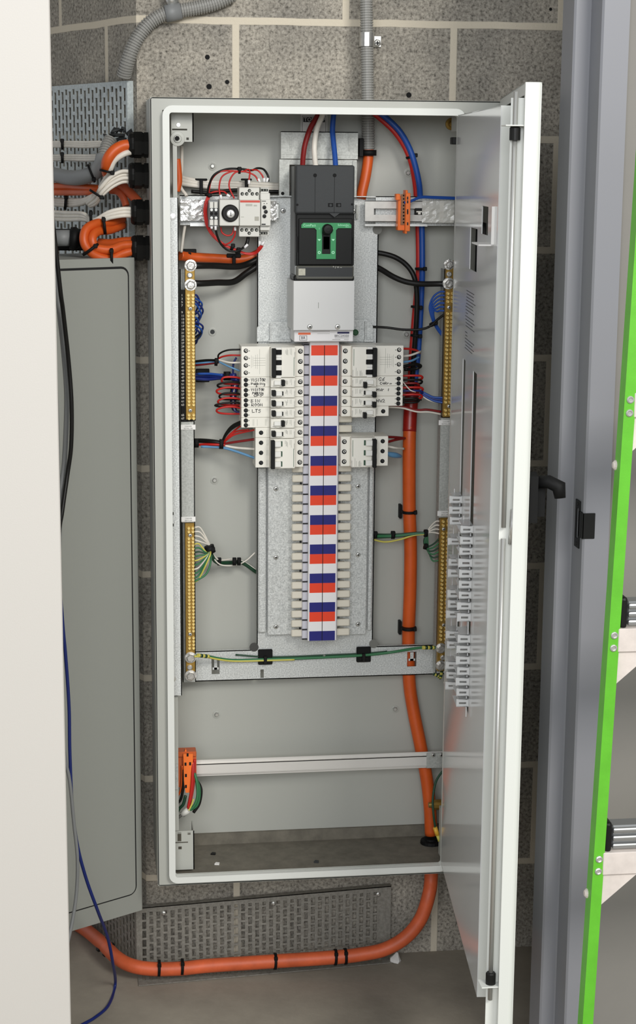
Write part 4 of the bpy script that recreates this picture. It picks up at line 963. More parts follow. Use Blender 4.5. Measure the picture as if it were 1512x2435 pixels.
p = at(547, 507, .05); mb = MB(); mb.lathe((p.x, .05, p.z), (0, -1, 0), [(0, .0148), (.003, .0148), (.0065, .0125), (.0065, .009), (.004, .0085)], 32); mb.build('black_ring', M['black'], dl)
mb = MB(); mb.lathe((p.x+.0006, .047, p.z-.0008), (0, -1, 0), [(0, .0078), (.003, .0076), (.0045, .006), (.005, .002)], 24); kb = mb.build('lock_barrel', M['zinc'], dl)
MB().box(p.x+.0002, p.x+.0012, .0412, .043, p.z-.005, p.z+.004).build('key_slot', M['hole'], kb)
ct = thing('contactor', 'light grey four-pole contactor with a red stripe in the timer group', 'contactor', (at(593, 505, .05).x, .10, at(593, 560, .05).z))
mb = MB(); pbox(mb, 568.5, 446, 617, 563, .062, .10, .001); pbox(mb, 569.5, 475, 619, 537, .046, .064, .0008); mb.build('housing', M['ltgrey'], ct)
mb = MB(); pbox(mb, 571, 476.5, 618, 481.5, .0456, .0462); mb.build('red_stripe', mat('red stripe', (198, 66, 48), .45), ct)
mb = MB()
for q in ((584, 485, 600, 490), (603, 487, 611, 490.5), (573, 515.2, 580, 516.6)): pbox(mb, *q, .0457, .0461)
mb.build('print', mat('pale print', (176, 176, 166), .6), ct)
mb = MB(); pbox(mb, 605.5, 515, 615.5, 525, .0456, .0461); mb.build('code_sticker', mat('grey sticker plate', (168, 166, 154), .6), ct)
for px, py in ((576, 461), (586.5, 461), (600, 461), (611, 461), (593, 453.5), (575, 547), (586, 547), (599, 547), (610, 547), (592.5, 554.5)):
    p = at(px, py, .062); m_ = MB(); m_.mi = 1; m_.lathe((p.x, .062, p.z), (0, -1, 0), [(0, .0030), (.0003, .0030)], 12); m_.mi = 0; m_.lathe((p.x+.0005, .0617, p.z-.0003), (0, -1, 0), [(0, .002), (.0006, .0018)], 10); m_.build('terminal_screw', [M['greyink'], M['hole']], ct)
rl_ = thing('timer_relay', 'narrow grey timer relay with three black knobs beside the contactor', 'relay', (at(630, 505, .05).x, .10, at(630, 560, .05).z))
mb = MB(); pbox(mb, 619, 446, 639, 560, .066, .10, .0008); pbox(mb, 619, 459, 642, 548, .054, .068, .0008); pbox(mb, 620.5, 474, 643.5, 537, .046, .056, .0008); mb.build('housing', M['ltgrey'], rl_)
mb = MB(); pbox(mb, 618, 449, 637, 455, .0655, .0662); pbox(mb, 617, 552, 636, 557.5, .0655, .0662); tr_ = mb.build('terminal_recess', M['hole'], rl_)
for px, py in ((628.5, 493), (632, 503.5), (628.5, 514)): p = at(px, py, .046); MB().lathe((p.x, .046, p.z), (0, -1, 0), [(0, .0034), (.002, .0032), (.0022, .001)], 16).build('knob', M['black'], rl_)
for px in (620, 626.5, 633): 
    for py, q in ((452, 0), (554.8, -1)): p = at(px+q, py, .0655); MB().lathe((p.x, .0654, p.z), (0, -1, 0), [(0, .0017), (.0008, .0014)], 8).build('terminal_screw', M['greyink'], tr_)
for q in ((622.5, 477.5, 632, 479), (622, 532, 631.5, 535)): pbox(MB(), *q, .0456, .0461).build('print', M['ink'], rl_)
for q in ((627, 483, 629, 484.6), (633.5, 483, 635.5, 484.6)): pbox(MB(), *q, .0456, .0461).build('indicator', M['ink'], rl_)

# wires of the timer group (each its own thing)
def wire(label, m, pts, Y=.10, r=.0014, group=None, name='wire', cat='wire', n=8): return cable(name, label, cat, M[m], pts, r, Y, group, n)
GT = 'timer wires'
wire('black timer wire arching over the top to the timer relay, outermost', 'c_black', [(493, 465, .09), (497, 440, .085), (510, 415, .08), (540, 402, .08), (575, 402, .08), (598, 405, .08), (612, 400, .08), (627, 403, .075), (637, 418, .07), (638, 432, .07)], r=.0019, group=GT)
wire('red timer wire arching inside the black one to the contactor top', 'c_red', [(496, 462, .09), (502, 430, .085), (520, 410, .08), (545, 406, .078), (575, 408, .078), (590, 403, .075), (594, 410, .07), (592, 428, .065)], group=GT)
wire('red timer wire rising from the key switch to the arched bundle, left one', 'c_red', [(524, 468, .075), (521, 445, .075), (528, 420, .075), (550, 408, .075), (570, 407, .073)], group=GT)
wire('red timer wire rising from the key switch to the arched bundle, right one', 'c_red', [(557, 472, .075), (545, 445, .075), (548, 425, .075), (560, 410, .075), (578, 408, .073)], group=GT)
wire('red timer wire running along the arch to the relay, lower', 'c_red', [(570, 407, .074), (590, 410, .072), (606, 418, .07), (614, 430, .067)], group=GT)
wire('red timer wire running along the arch to the relay, upper', 'c_red', [(598, 404, .078), (612, 405, .072), (622, 415, .07), (628, 428, .067)], group=GT)
wire('short red timer wire crossing from the side bundle to the key switch', 'c_red', [(494, 462, .085), (510, 456, .08), (530, 455, .078), (538, 460, .075), (548, 468, .07)], group=GT)
for k, (dx, lab) in enumerate(((0, 'outer'), (3.2, 'middle'), (5.6, 'inner'))):
    wire('red timer wire of the side bundle sweeping down left of the terminal block, '+lab+' strand', 'c_red', [(493+dx, 466, .085), (486+dx, 490, .083-.002*k), (486+dx, 515, .083), (492+dx, 540, .083), (506+dx, 562, .083), (530+dx, 582, .083), (560+dx, 595, .083+.002*k), (585, 604-k, .083), (606, 604-k*2, .08), (620-k*3, 592-k, .072), (625-k*2, 583, .07)], group=GT)
wire('black timer wire swinging below from terminal block to contactor', 'c_black', [(513, 546, .066), (516, 560, .07), (525, 580, .075), (540, 594, .078), (558, 598, .078), (574, 592, .075), (585, 583, .072)], r=.0019, group=GT)
wire('thick black tail hanging from the contactor bottom', 'c_black', [(590, 563, .075), (589, 572, .075), (585, 584, .072)], r=.0032, group=GT)
wire('small red U-shaped link under the key switch', 'c_red', [(525, 540, .075), (528, 553, .075), (540, 560, .075), (552, 556, .075), (557, 538, .075)], group=GT)
wire('red timer wire dropping from the key switch into the lower bundle', 'c_red', [(559, 545, .07), (558, 560, .072), (550, 574, .075), (538, 581, .078), (530, 580, .08)], group=GT)
def ferrule(label, px, py, dx, dy, Y, m='whitepl'):
    a, b = at(px-dx/2, py-dy/2, Y), at(px+dx/2, py+dy/2, Y); o_ = MB().cyl(a, b, .0022, 10).build('wire_marker', M[m]); tag(o_, label, 'wire marker', 'white wire markers on the timer wires')
for lab, *q in (('white marker on the red wire at the contactor top', 592, 433, 0, 10, .065), ('white marker on the lower red wire at the relay top', 616, 429, 4, 9, .067), ('white marker on the upper red wire at the relay top, beside the black wire', 628, 428, 0, 10, .067), ('white marker on the black wire at the relay top', 635.5, 428, -3, 10, .068), ('white marker at the left of the key switch top', 525, 468, 1, 10, .074), ('slanted white marker on the short crossing red wire', 543, 465, 8, 5, .07),
             ('white marker under the right way of the terminal block', 512.5, 542, 0, 10, .064), ('white marker under the left way of the terminal block', 503, 541, 1, 6, .066), ('white marker at the right of the key switch bottom', 559, 544, 1, 9, .068), ('slanted white marker on the swinging black wire', 585, 585, 8, -8, .066), ('white marker under the relay, left of the pair', 617, 578, -1, 10, .068), ('white marker under the relay, right of the pair', 625, 579, -6, 8, .068)): ferrule(lab, *q)
tie('tie on the timer wires at the top of the arch', 569, 406, .077, 1, 0, .0042, w=.004)
tie('tie on the timer wires where the side bundle begins', 494, 463, .085, -.2, 1, .0042, w=.004)
tie('tie on the lower timer wires below the key switch', 552, 588, .083, 1, .4, .0042, w=.005)
tie('second tie on the lower timer wires, right of the other one', 566, 597, .083, 1, .35, .0040, w=.008, tail=0)

# ================================================================== MAINS CONDUCTORS
GS = 'supply conductors entering the main breaker'
for lab, m, pts in (('thick red supply conductor entering the main breaker', 'c_dkred', [(763, 250, .115), (755, 275, .11), (738, 305, .105), (726, 340, .098), (721, 370, .09), (719, 400, .08)]),
                    ('thick white supply conductor entering the main breaker', 'c_white', [(772, 250, .105), (766, 275, .102), (754, 305, .098), (748, 340, .094), (748, 370, .09), (751, 400, .08)]),
                    ('thick blue supply conductor entering the main breaker', 'c_blue', [(797, 250, .115), (793, 275, .112), (790.5, 310, .108), (793, 340, .1), (796, 370, .09), (798, 400, .08)])):
    cable('supply_conductor', lab, 'cable', M[m], pts, .0047, group=GS, n=14)
lb = thing('supply_sticker', 'black and white sticker on the back panel behind the supply conductors', 'sticker', (at(745, 320, BACK).x, BACK-.0006, at(745, 375, BACK).z))
mb = MB(); pbox(mb, 715, 272, 778, 376, BACK-.0006, BACK-.0001); mb.build('sheet', M['paper'], lb)
mb = MB(); a, b, c, d = rect(718, 275.5, 775, 372, BACK-.0008); mb.sheet(a, b, c, d, [(a+.0007, b-.0007, c+.0007, d-.0007)], BACK-.0009, BACK-.0006); pbox(mb, 721, 278.5, 772.5, 290.5, BACK-.0009, BACK-.0006); mb.build('black_print', M['ink'], lb)
mb = MB(); p = at(722.5, 288.5, BACK-.001); mb.text('TOPT', p.x, BACK-.001, p.z, .0095); p = at(767, 288.5, BACK-.001); mb.text('P', p.x, BACK-.001, p.z, .0095); mb.build('lettering', M['paper'], lb)
# grey conduit dropping through the top
cdu = thing('corrugated_conduit', 'grey corrugated conduit dropping straight into the enclosure top', 'conduit', at(873, 150, .148), 'grey corrugated conduits')
c0, c1 = at(870, -60, .148), at(876, 362, .148); c1 = Vector((c0.x*.0+at(876, 362, .148).x, .148, c1.z))
corrugate(MB(), [c0, (c0+c1)/2, c1], .0118, .0044).build('conduit_wall', M['conduit'], cdu)
sd_ = thing('pipe_saddle', 'zinc pipe saddle clamping the straight conduit to the block wall', 'pipe saddle', at(872, 92, .148), 'pipe saddles')
p = c0.lerp(c1, (92+60)/422); mb = MB(); mb.lathe(p-Vector((0, 0, .012)), (0, 0, 1), [(0, .0132), (.0235, .0132)], 20); mb.box(p.x+.008, p.x+.034, WALL-.004, WALL-.001, p.z-.010, p.z+.010, .001); mb.box(p.x-.006, p.x+.010, .150, WALL-.001, p.z-.010, p.z+.010); mb.build('band', M['zinc'], sd_)
screw_bm(MB(), Vector((p.x+.026, WALL-.004, p.z-.003)), .0072, .006, 6).build('hex_screw', [M['steel'], M['hole']], sd_)
cable('sheathed_cable', 'orange cable coming out of the corrugated conduit inside the top of the enclosure', 'cable', M['c_orange'], [(876, 352, .148), (875, 380, .148), (869, 420, .142), (861, 455, .136), (858, 475, .132)], .0094, n=14)
mb = MB(); q = at(876, 362, .148); mb.tube([q+Vector((0, 0, .004)), q-Vector((0, 0, .006))], .0145, 18); mb.box(q.x-.020, q.x-.012, .128, .165, q.z-.008, q.z+.024, .001); tag(mb.build('cable_tie', M['blackmatte']), 'thick black tie and mount at the lower end of the straight conduit', 'cable tie')
# red and blue pair curving down the right
cable('sheathed_cable', 'long red conductor curving down the right side of the enclosure', 'cable', M['c_red'], [(880, 262, .14), (900, 278, .135), (935, 310, .13), (960, 345, .13), (977, 385, .13), (986, 430, .138), (990, 470, .143), (994, 540, .149), (995, 640, .149), (990, 700, .152), (983, 780, .154), (978, 850, .155), (974, 930, .155)], .0050, n=12)
cable('sheathed_cable', 'long blue conductor curving down the right side of the enclosure', 'cable', M['c_blue'], [(890, 258, .128), (918, 280, .125), (950, 312, .12), (972, 350, .12), (986, 390, .12), (996, 435, .122), (999, 470, .13), (1003, 540, .135), (1004, 640, .135), (1002, 700, .14), (998, 780, .142), (993, 850, .145), (984, 930, .148)], .0053, n=12)
for lab, px, py, dx, dy in (('tie on the red and blue conductors near their upper bend', 978, 372, .3, 1), ('tie on the red and blue conductors above the right neutral link bolts', 1000, 639, 0, 1), ('tie on the red, black and blue conductors beside the right neutral link', 990, 730, -.1, 1), ('tie on the red, black and blue conductors just above the right-hand breakers', 989, 798, -.1, 1)):
    tie(lab, px, py, .130, dx, dy, .0088, w=.004)
# black pair left and right
GB = 'heavy black conductors to the neutral links'
cable('neutral_conductor', 'heavy black conductor from the top bolt of the left neutral link', 'cable', M['c_black'], [(452, 633, .078), (475, 632, .082), (510, 632, .10), (560, 634, .12), (590, 627, .135), (620, 612, .140)], .0056, group=GB, n=12)
cable('neutral_conductor', 'heavy black conductor from the lower bolt of the left neutral link', 'cable', M['c_black'], [(453, 673, .078), (478, 674, .082), (515, 672, .10), (555, 670, .12), (585, 650, .135), (615, 630, .142)], .0056, group=GB, n=12)
cable('neutral_conductor', 'heavy black conductor arching then dropping along the red and blue pair', 'cable', M['c_black'], [(880, 602, .14), (905, 602, .138), (940, 612, .132), (968, 632, .122), (985, 660, .116), (991, 700, .118), (990, 760, .122), (985, 830, .130), (978, 930, .140)], .0046, group=GB, n=12)
cable('neutral_conductor', 'heavy black conductor sagging to the bolt of the right neutral link', 'cable', M['c_black'], [(880, 628, .14), (905, 640, .13), (935, 658, .115), (965, 670, .105), (1000, 675, .095), (1040, 675, .08), (1062, 675, .076)], .0050, group=GB, n=12)
# orange run behind the left link
cable('sheathed_cable', 'orange cable running across behind the two heavy black conductors on the left', 'cable', M['c_orange'], [(428, 608, .125), (450, 611, .135), (500, 614, .145), (560, 617, .150), (590, 614, .152), (622, 600, .155)], .0085, n=12)
def mount(label, px, py, w, h, Y, drop):
    mb_ = MB(); pbox(mb_, px-w, py-h, px+w, py+h, Y-.004, Y, .001); p_ = at(px, py, Y-.006); mb_.box(p_.x-.003, p_.x+.003, Y-.012, Y-.003, p_.z-drop, p_.z, .0008)
    tag(mb_.build('tie_mount', M['blackmatte']), label, 'tie mount', 'black stick-on tie mounts')
mount('black tie mount on the orange cable above the left neutral link', 450, 600, 17, 8, .140, .020)
mount('black tie mount on the orange cable nearer the pan', 556, 608, 17, 5, .143, .020)
# white flat cables crossing behind the timer
for k, lab in enumerate(('upper', 'middle', 'lower')):
    cable('sheathed_cable', 'white cable crossing the back panel behind the timer, '+lab+' of three', 'cable', M['c_white'], [(424, 418+k*9, .12), (450, 426+k*7, .145), (500, 433+k*6, .155), (580, 436+k*6, .158), (690, 441+k*6, .158)], .0036, group='white cables behind the timer')
cable('sheathed_cable', 'thin black cable crossing the back panel under the white ones', 'cable', M['c_black'], [(455, 455, .14), (500, 458, .145), (560, 452, .15), (620, 455, .152), (680, 456, .152)], .0032)
mount('black tie mount over the white cables, left of the timer arch', 478, 427, 15, 2.5, .15, .026); mount('black tie mount over the white cables, above the contactor', 586, 427, 13, 2.5, .15, .024)
cable('sheathed_cable', 'single white cable dropping from the gland past the strut', 'cable', M['c_white'], [(432, 345, .10), (432, 400, .11), (428, 440, .11), (444, 466, .10)], .0030)
cable('sheathed_cable', 'short orange cable end inside the left edge near the top', 'cable', M['c_orange'], [(421, 378, .09), (424, 405, .09), (425, 432, .09), (420, 455, .09)], .0060)
cable('sheathed_cable', 'thin white cable hanging behind the strut below the timer rail', 'cable', M['c_white'], [(440, 535, .12), (436, 560, .12), (431, 600, .12)], .0026)

# ---- big orange cable on the right and along the floor
OY = .135
o1 = cable('mains_cable', 'thick orange cable running down the right side and out through the bottom', 'cable', M['c_orange'], [(982, 930, .150), (976, 975, .145), (973, 1060, OY), (973, 1200, .14), (976, 1300, .14), (975, 1400, .142), (971, 1520, .150), (973, 1620, .150), (983, 1690, .145), (999, 1770, .138), (1014, 1850, .132), (1022, 1920, .128), (1025, 1985, .125)], .0122, n=18)
o1['label'] = 'thick orange cable running down the right side and out through the bottom'
cable('heat_shrink', 'red heat-shrink sleeve over the upper end of the thick orange cable', 'sleeve', M['c_redsl'], [(983, 915, .149), (978, 955, .147), (975, 990, .143), (973.5, 1026, .138)], .0129, n=18)
for lab, y, x in (('tie on the thick orange cable at mid height', 1217, 973), ('tie on the thick orange cable above the bottom cross rail', 1494, 972)):
    tie(lab, x, y, .139, 0, 1, .0126, w=.0045); p = at(x-19, y, .15)
    tag(MB().box(p.x-.0025, p.x+.0025, .155, .17, p.z-.014, p.z+.012, .0008).build('tie_mount', M['blackmatte']), 'black tie mount '+('at mid height beside the thick orange cable' if y < 1300 else 'low down beside the thick orange cable'), 'tie mount', 'black stick-on tie mounts')
g = thing('cable_gland', 'flat black gland where the thick orange cable leaves through the bottom', 'cable gland', (at(1024, 1990, .12).x, .12, LZ0-.01), 'cable glands')
p = Vector((at(1025, 1985, .125).x, .125, LZ0-.0095)); MB().lathe(p, (0, 0, 1), [(0, .021), (.006, .020), (.007, .013), (.010, .0125)], 20).build('lock_nut', M['blackmatte'], g)
pf = lambda x, y: atz(x, y, FLOOR+.0125)
cable('mains_cable', 'thick orange cable curving from under the enclosure along the floor to the left', 'cable', M['c_orange_d'], [Vector((p.x, .125, .232)), (1025, 2085, .12), (1019, 2130, .105), (1000, 2185, .10), (965, 2228, .098), (915, 2257, .098), (860, 2269, .10), (800, 2276, .103), (650, 2286, .112), (500, 2296, .120), (430, 2303, .122), (360, 2304, .125), (310, 2295, .135), (275, 2275, .165), (245, 2245, .23), (205, 2212, .33), (170, 2190, .40)], .0133, n=18)
for lab, px, py, dx, dy, Y in (('tie on the floor cable near its left bend', 378, 2302, 1, 0, .123), ('tie on the floor cable right of its left bend', 433, 2299, 1, 0, .121), ('tie on the floor cable midway along the tray', 654, 2286, 1, 0, .112), ('tie on the floor cable, left of the close pair', 797, 2276, 1, 0, .103), ('tie on the floor cable, right of the close pair', 821, 2274, 1, -.05, .102), ('tie on the floor cable where it goes under the grey cabinet, lower', 258, 2258, 1, .8, .20), ('tie on the floor cable where it goes under the grey cabinet, upper', 243, 2246, 1, .8, .225)): tie(lab, px, py, Y, dx, dy, .0136, w=.005)

# ================================================================== WIRES OF THE SMALL BREAKERS
GW = 'wires on the left breakers'
wire('black wire from the topmost left breaker to the tied bunch', 'c_black', [(572, 831, .085), (540, 833, .09), (520, 843, .10), (520, 858, .11)], r=.0016, group=GW)
wire('red wire from the topmost left breaker to the tied bunch', 'c_red', [(572, 845, .085), (545, 845, .09), (524, 850, .10), (518, 858, .11)], r=.0016, group=GW)
wire('white wire from the topmost left breaker to the tied bunch', 'c_white', [(572, 862, .085), (545, 862, .09), (518, 855, .105)], r=.0017, group=GW)
wire('pale blue wire from the topmost left breaker to the tied bunch', 'c_ltblue', [(570, 882, .085), (545, 872, .09), (520, 860, .105)], r=.0016, group=GW)
wire('black wire from the tied bunch to behind the left neutral link', 'c_black', [(520, 857, .11), (490, 857, .125), (455, 861, .14)], r=.0024, group=GW)
wire('pale blue wire from the tied bunch to behind the left neutral link', 'c_ltblue', [(520, 859, .112), (490, 862, .125), (455, 865, .14)], r=.0018, group=GW)
wire('dark red wire from the tied bunch to behind the left neutral link', 'c_dkred', [(520, 862, .112), (490, 866, .125), (455, 870, .14)], r=.0018, group=GW)
tie('tie on the small bunch beside the topmost left breaker', 514, 861, .108, 1, .1, .0055, w=.005)
wire('dark blue bundle core from the left neutral link to the upper left breakers', 'c_dkblue', [(462, 893, .13), (490, 893, .125), (520, 894, .11), (560, 893, .09)], r=.0044, group=GW)
wire('deep blue wire rising behind the topmost left breaker', 'c_dkblue', [(562, 850, .10), (555, 865, .10), (554, 885, .10), (552, 896, .10)], r=.0018, group=GW)
wire('second dark blue wire in the bundle beside the left neutral link', 'c_dkblue', [(462, 900, .125), (495, 902, .118), (530, 899, .105), (565, 903, .09)], r=.003, group=GW)
wire('blue wire on top of the bundle beside the left neutral link', 'c_blue', [(470, 889, .12), (500, 889, .113), (530, 892, .102)], r=.0022, group=GW)
mount('large black tie mount on the blue bundle beside the left neutral link', 482, 893, 16, 16, .15, .004)
tie('broad tie on the blue bundle close to the left breakers', 540, 894, .10, 1, 0, .0066, w=.012)
loops = [('red', 'c_red', 900, 527, 1.0), ('dark', 'c_black', 912, 518, .8), ('orange red', 'c_red', 925, 516, 1.0), ('second dark', 'c_black', 938, 522, .9), ('crimson', 'c_red', 950, 519, 1.0), ('third dark', 'c_black', 960, 513, .5), ('lowest red', 'c_red', 971, 516, 1.)]
for k, (nm, m, y, x, hh) in enumerate(loops):
    wire(nm+' looped wire of the stack beside the left handwritten breakers, '+('first', 'second', 'third', 'fourth', 'fifth', 'sixth', 'seventh')[k]+' from the top', m, [(580, y+2, .09), (560, y-3, .085), (535, y-3*hh, .082), (x, y+3, .085), (x+3, y+8*hh+2, .09), (540, y+11*hh+2, .095), (580, y+12*hh+1, .10)], r=.0018, group='looped wires beside the left breakers')
for k in range(5): wire('upright wire threading the loops beside the left breakers, '+('nearest the breakers', 'second from the breakers', 'third from the breakers', 'fourth from the breakers', 'farthest from the breakers')[k], ('c_black', 'c_dkblue', 'c_white', 'c_dkblue', 'c_black')[k], [(574-k*5, 896+k*2, .10+.003*k), (566-k*4, 920, .098), (560-k*3, 950, .1), (562-k*2, 975, .1), (574-k, 990-k*3, .1)], r=.0013+.0003*(k % 2), group='upright wires beside the left breakers')
GL = 'wires of the lower left breakers'
for k in range(3): wire('black wire fanning from the lower bunch up to the last overhanging left breaker, '+('upper', 'middle', 'lower')[k], 'c_black', [(527, 1052+k, .11), (537, 1030+k*3, .10), (552, 1012+k*4, .09), (576, 1000+k*3, .08)], r=.0017, group=GL)
for k in range(3): wire('red wire fanning from the lower bunch to the overhanging left breaker, '+('upper', 'middle', 'lower')[k], 'c_red', [(530, 1054, .11), (545, 1035+k*3, .10), (562, 1020+k*6, .095), ((578, 1008, .08), (592, 1022, .085), (606, 1022, .085))[k]], r=.0017, group=GL)
wire('dark red wire to the first way of the lowest left breaker', 'c_dkred', [(530, 1056, .11), (560, 1051, .10), (608, 1044, .085)], r=.0023, group=GL)
wire('white wire to the second way of the lowest left breaker', 'c_white', [(535, 1060, .108), (565, 1065, .10), (608, 1068, .085)], r=.0022, group=GL)
wire('pale blue wire to the third way of the lowest left breaker', 'c_ltblue', [(478, 1062, .12), (525, 1064, .11), (560, 1073, .10), (608, 1090, .085)], r=.0023, group=GL)
wire('heavy black part of the lower bunch running behind the link cover', 'c_black', [(450, 1048, .14), (480, 1048, .13), (505, 1050, .115), (530, 1054, .11)], r=.0042, group=GL)
wire('red part of the lower bunch running behind the link cover', 'c_red', [(450, 1060, .135), (480, 1057, .125), (505, 1057, .112), (535, 1058, .106)], r=.0024, group=GL)
tie('tie on the lower bunch left of the lowest breaker', 526, 1056, .11, 1, .05, .0075, w=.007); tie('tie on the lower bunch where it meets the link cover', 467, 1054, .128, 1, 0, .0066, w=.008)
# blue wires at the left neutral link
GN = 'blue wires at the left neutral link'
for k, (y0, x1, y1) in enumerate(((704, 474, 716), (712, 480, 722), (718, 482, 736), (726, 478, 746), (742, 474, 752), (756, 472, 768), (768, 482, 776), (776, 480, 786), (784, 474, 792))):
    wire('blue wire curling out of the left neutral link, '+('first', 'second', 'third', 'fourth', 'fifth', 'sixth', 'seventh', 'eighth', 'ninth')[k]+' from the top', 'c_blue' if k % 2 else 'c_dkblue', [(458, y0, .08), (467, y0-2+(k % 3), .085), (x1, y1, .095), (x1-4, y1+14, .11), (466, y1+24, .125), (456, y1+30, .135)], r=.0017, group=GN)
wire('black wire end tucked under the blue wires at the left neutral link', 'c_black', [(460, 805, .09), (470, 801, .09), (478, 792, .1), (478, 782, .11)], r=.0018)
# right breakers
GR = 'wires on the right breakers'
wire('red wire from the topmost right breaker', 'c_red', [(958, 829, .085), (975, 830, .09), (992, 834, .10), (998, 840, .12)], r=.0020, group=GR)
wire('cream wire from the topmost right breaker', 'c_white', [(958, 847, .085), (975, 845, .09), (995, 838, .10), (1000, 836, .12)], r=.0020, group=GR)
wire('pale blue wire from the topmost right breaker', 'c_ltblue', [(958, 861, .085), (978, 858, .09), (996, 849, .105)], r=.0020, group=GR)
wire('black wire end of the dark knot beside the topmost right breaker', 'c_black', [(958, 872, .10), (985, 866, .105), (1000, 870, .11), (990, 876, .115), (962, 879, .11)], r=.003, group=GR)
for k, (m, y, x) in enumerate((('c_red', 894, 1004), ('c_black', 904, 1003), ('c_dkred', 912, 996), ('c_red', 922, 1005), ('c_dkblue', 930, 1004), ('c_red', 939, 1003), ('c_black', 948, 996))):
    wire(('red', 'black', 'dark red', 'second red', 'dark blue', 'third red', 'second black')[k]+' looped wire beside the right handwritten breakers, '+('first', 'second', 'third', 'fourth', 'fifth', 'sixth', 'seventh')[k]+' from the top', m, [(955, y, .09), (980, y-1, .086), (x-4, y, .088), (x, y+5, .092), (x-10, y+9, .098), (955, y+9, .105)], r=.0020, group='looped wires beside the right breakers')
wire('twisted white wire among the loops beside the right breakers', 'c_white', [(956, 905, .088), (966, 918, .085), (976, 928, .084), (988, 932, .086)], r=.0011)
wire('black wire end poking out under the right loops', 'c_black', [(955, 951, .10), (985, 951, .10), (1002, 950, .10)], r=.0022)
for k in range(3): wire('blue wire from the right loops to the right neutral link, '+('upper', 'middle', 'lower')[k], ('c_blue', 'c_dkblue', 'c_blue')[k], [(1000, 930+k*2, .095), (1015, 938+k*3, .09), (1032, 945+k*4, .085), (1056, 946+k*6, .08)], r=.0021, group='blue wires to the right neutral link')
wire('white wire under the blue ones going to the right neutral link', 'c_white', [(1002, 940, .096), (1016, 950, .09), (1034, 956, .088), (1046, 955, .09)], r=.0012)
wire('dark red wire crossing from the short right breaker to the right neutral link', 'c_dkred', [(918, 967, .085), (955, 967, .085), (990, 975, .085), (1015, 974, .085), (1048, 979, .085)], r=.0021)
wire('white wire crossing with the dark red one to the right neutral link', 'c_white', [(918, 968, .083), (955, 970, .083), (990, 979, .083), (1020, 980, .083), (1048, 985, .085)], r=.0016)
wire('upper dark red wire from the lone right breaker to the orange cable', 'c_dkred', [(919, 1039, .085), (940, 1040, .10), (962, 1042, .125)], r=.0024)
wire('lower dark red wire from the lone right breaker to the orange cable', 'c_dkred', [(919, 1052, .085), (940, 1046, .10), (962, 1042, .125)], r=.0024)
wire('white wire from the lone right breaker to the orange cable', 'c_white', [(919, 1061, .085), (940, 1065, .09), (960, 1067, .11)], r=.0022)
mb = MB(); P_ = [at(919, 1078, .085), at(930, 1081, .09), at(942, 1083, .098), at(952, 1085, .108)]; mb.tube(spline(P_), [.0032+.002*math.sin(k/21*3.1) for k in range(22)], 10); tag(mb.build('wire', M['c_ltblue']), 'stubby pale blue wire from the lone right breaker', 'wire')
for k in range(6): wire('blue wire curling at the right neutral link, '+('outermost', 'second from outside', 'third from outside', 'fourth from outside', 'fifth from outside', 'innermost')[k], 'c_blue', [(1060, 694+k*9, .08), (1046, 694+k*9, .085), (1030+k*2, 706+k*7, .09), (1021+k*2, 730+k*2, .095), (1027+k, 758, .1), (1036+k, 778, .105), (1050+k, 798, .11)], r=.0017, group='blue wires curling at the right neutral link')
wire('thin black wire crossing from the pan to the blue curls at the right', 'c_black', [(885, 777, .125), (920, 779, .115), (960, 784, .108), (1000, 783, .10), (1022, 776, .095), (1040, 760, .09), (1058, 746, .085)], r=.0022)
tie('tie on the blue curls beside the right neutral link', 1030, 770, .098, .5, 1, .0058, w=.006)
# earth wires
GE = 'earth wires at the left earth link'
cols = ['c_white', 'c_white', 'c_white', 'c_white', 'c_yellow', 'c_green', 'c_dkgreen', 'c_green', 'c_yellow', 'c_green', 'c_white', 'c_green', 'c_green', 'c_yellow']
for k, m in enumerate(cols):
    y = 1254+k*10; tx, ty = 498, 1303
    if k < 4: pts = [(463, y, .085), (476, y+1+k, .09), (492, 1282+k*4, .1), (499, 1297, .105)]
    else: pts = [(462, y, .085), (474, y-4-(k-8)*1.0, .088), (488+k*.8, 1318-(8-k), .095-.001*k), (497+(k-4)*.3, 1306, .105)]
    wire(('white', 'green and yellow')[k > 3]+' earth wire fanning into the left earth link, '+('first', 'second', 'third', 'fourth', 'fifth', 'sixth', 'seventh', 'eighth', 'ninth', 'tenth', 'eleventh', 'twelfth', 'thirteenth', 'lowest')[k]+' down', m, pts, r=.0015, group=GE)
wire('long green earth wire drooping to the bottom of the left fan', 'c_green', [(500, 1304, .1), (501, 1335, .098), (490, 1365, .09), (462, 1383, .085)], r=.0018, group=GE)
tie('broad tie gathering the earth wires beside the left earth link', 499, 1306, .10, .3, 1, .0075, w=.014)
wire('dark green earth tail leading from the left fan behind the pan', 'c_dkgreen', [(502, 1318, .105), (515, 1337, .12), (545, 1338, .14), (575, 1338, .145), (606, 1358, .15), (620, 1366, .15)], r=.0036)
wire('white earth tail leading from the left fan behind the pan, straight one', 'c_white', [(502, 1312, .105), (520, 1331, .12), (550, 1330, .14), (575, 1334, .145), (610, 1355, .15)], r=.0015)
wire('white earth tail curving up at its end behind the pan', 'c_white', [(505, 1325, .108), (525, 1343, .118), (560, 1344, .13), (585, 1333, .135), (606, 1314, .14)], r=.0013)
for lab, px in (('tie on the earth tail nearest the left fan', 521), ('tie on the earth tail, left of the close pair', 557), ('tie on the earth tail, right of the close pair', 568)): tie(lab, px, 1335, .125, 1, 0, .0062, w=.006)
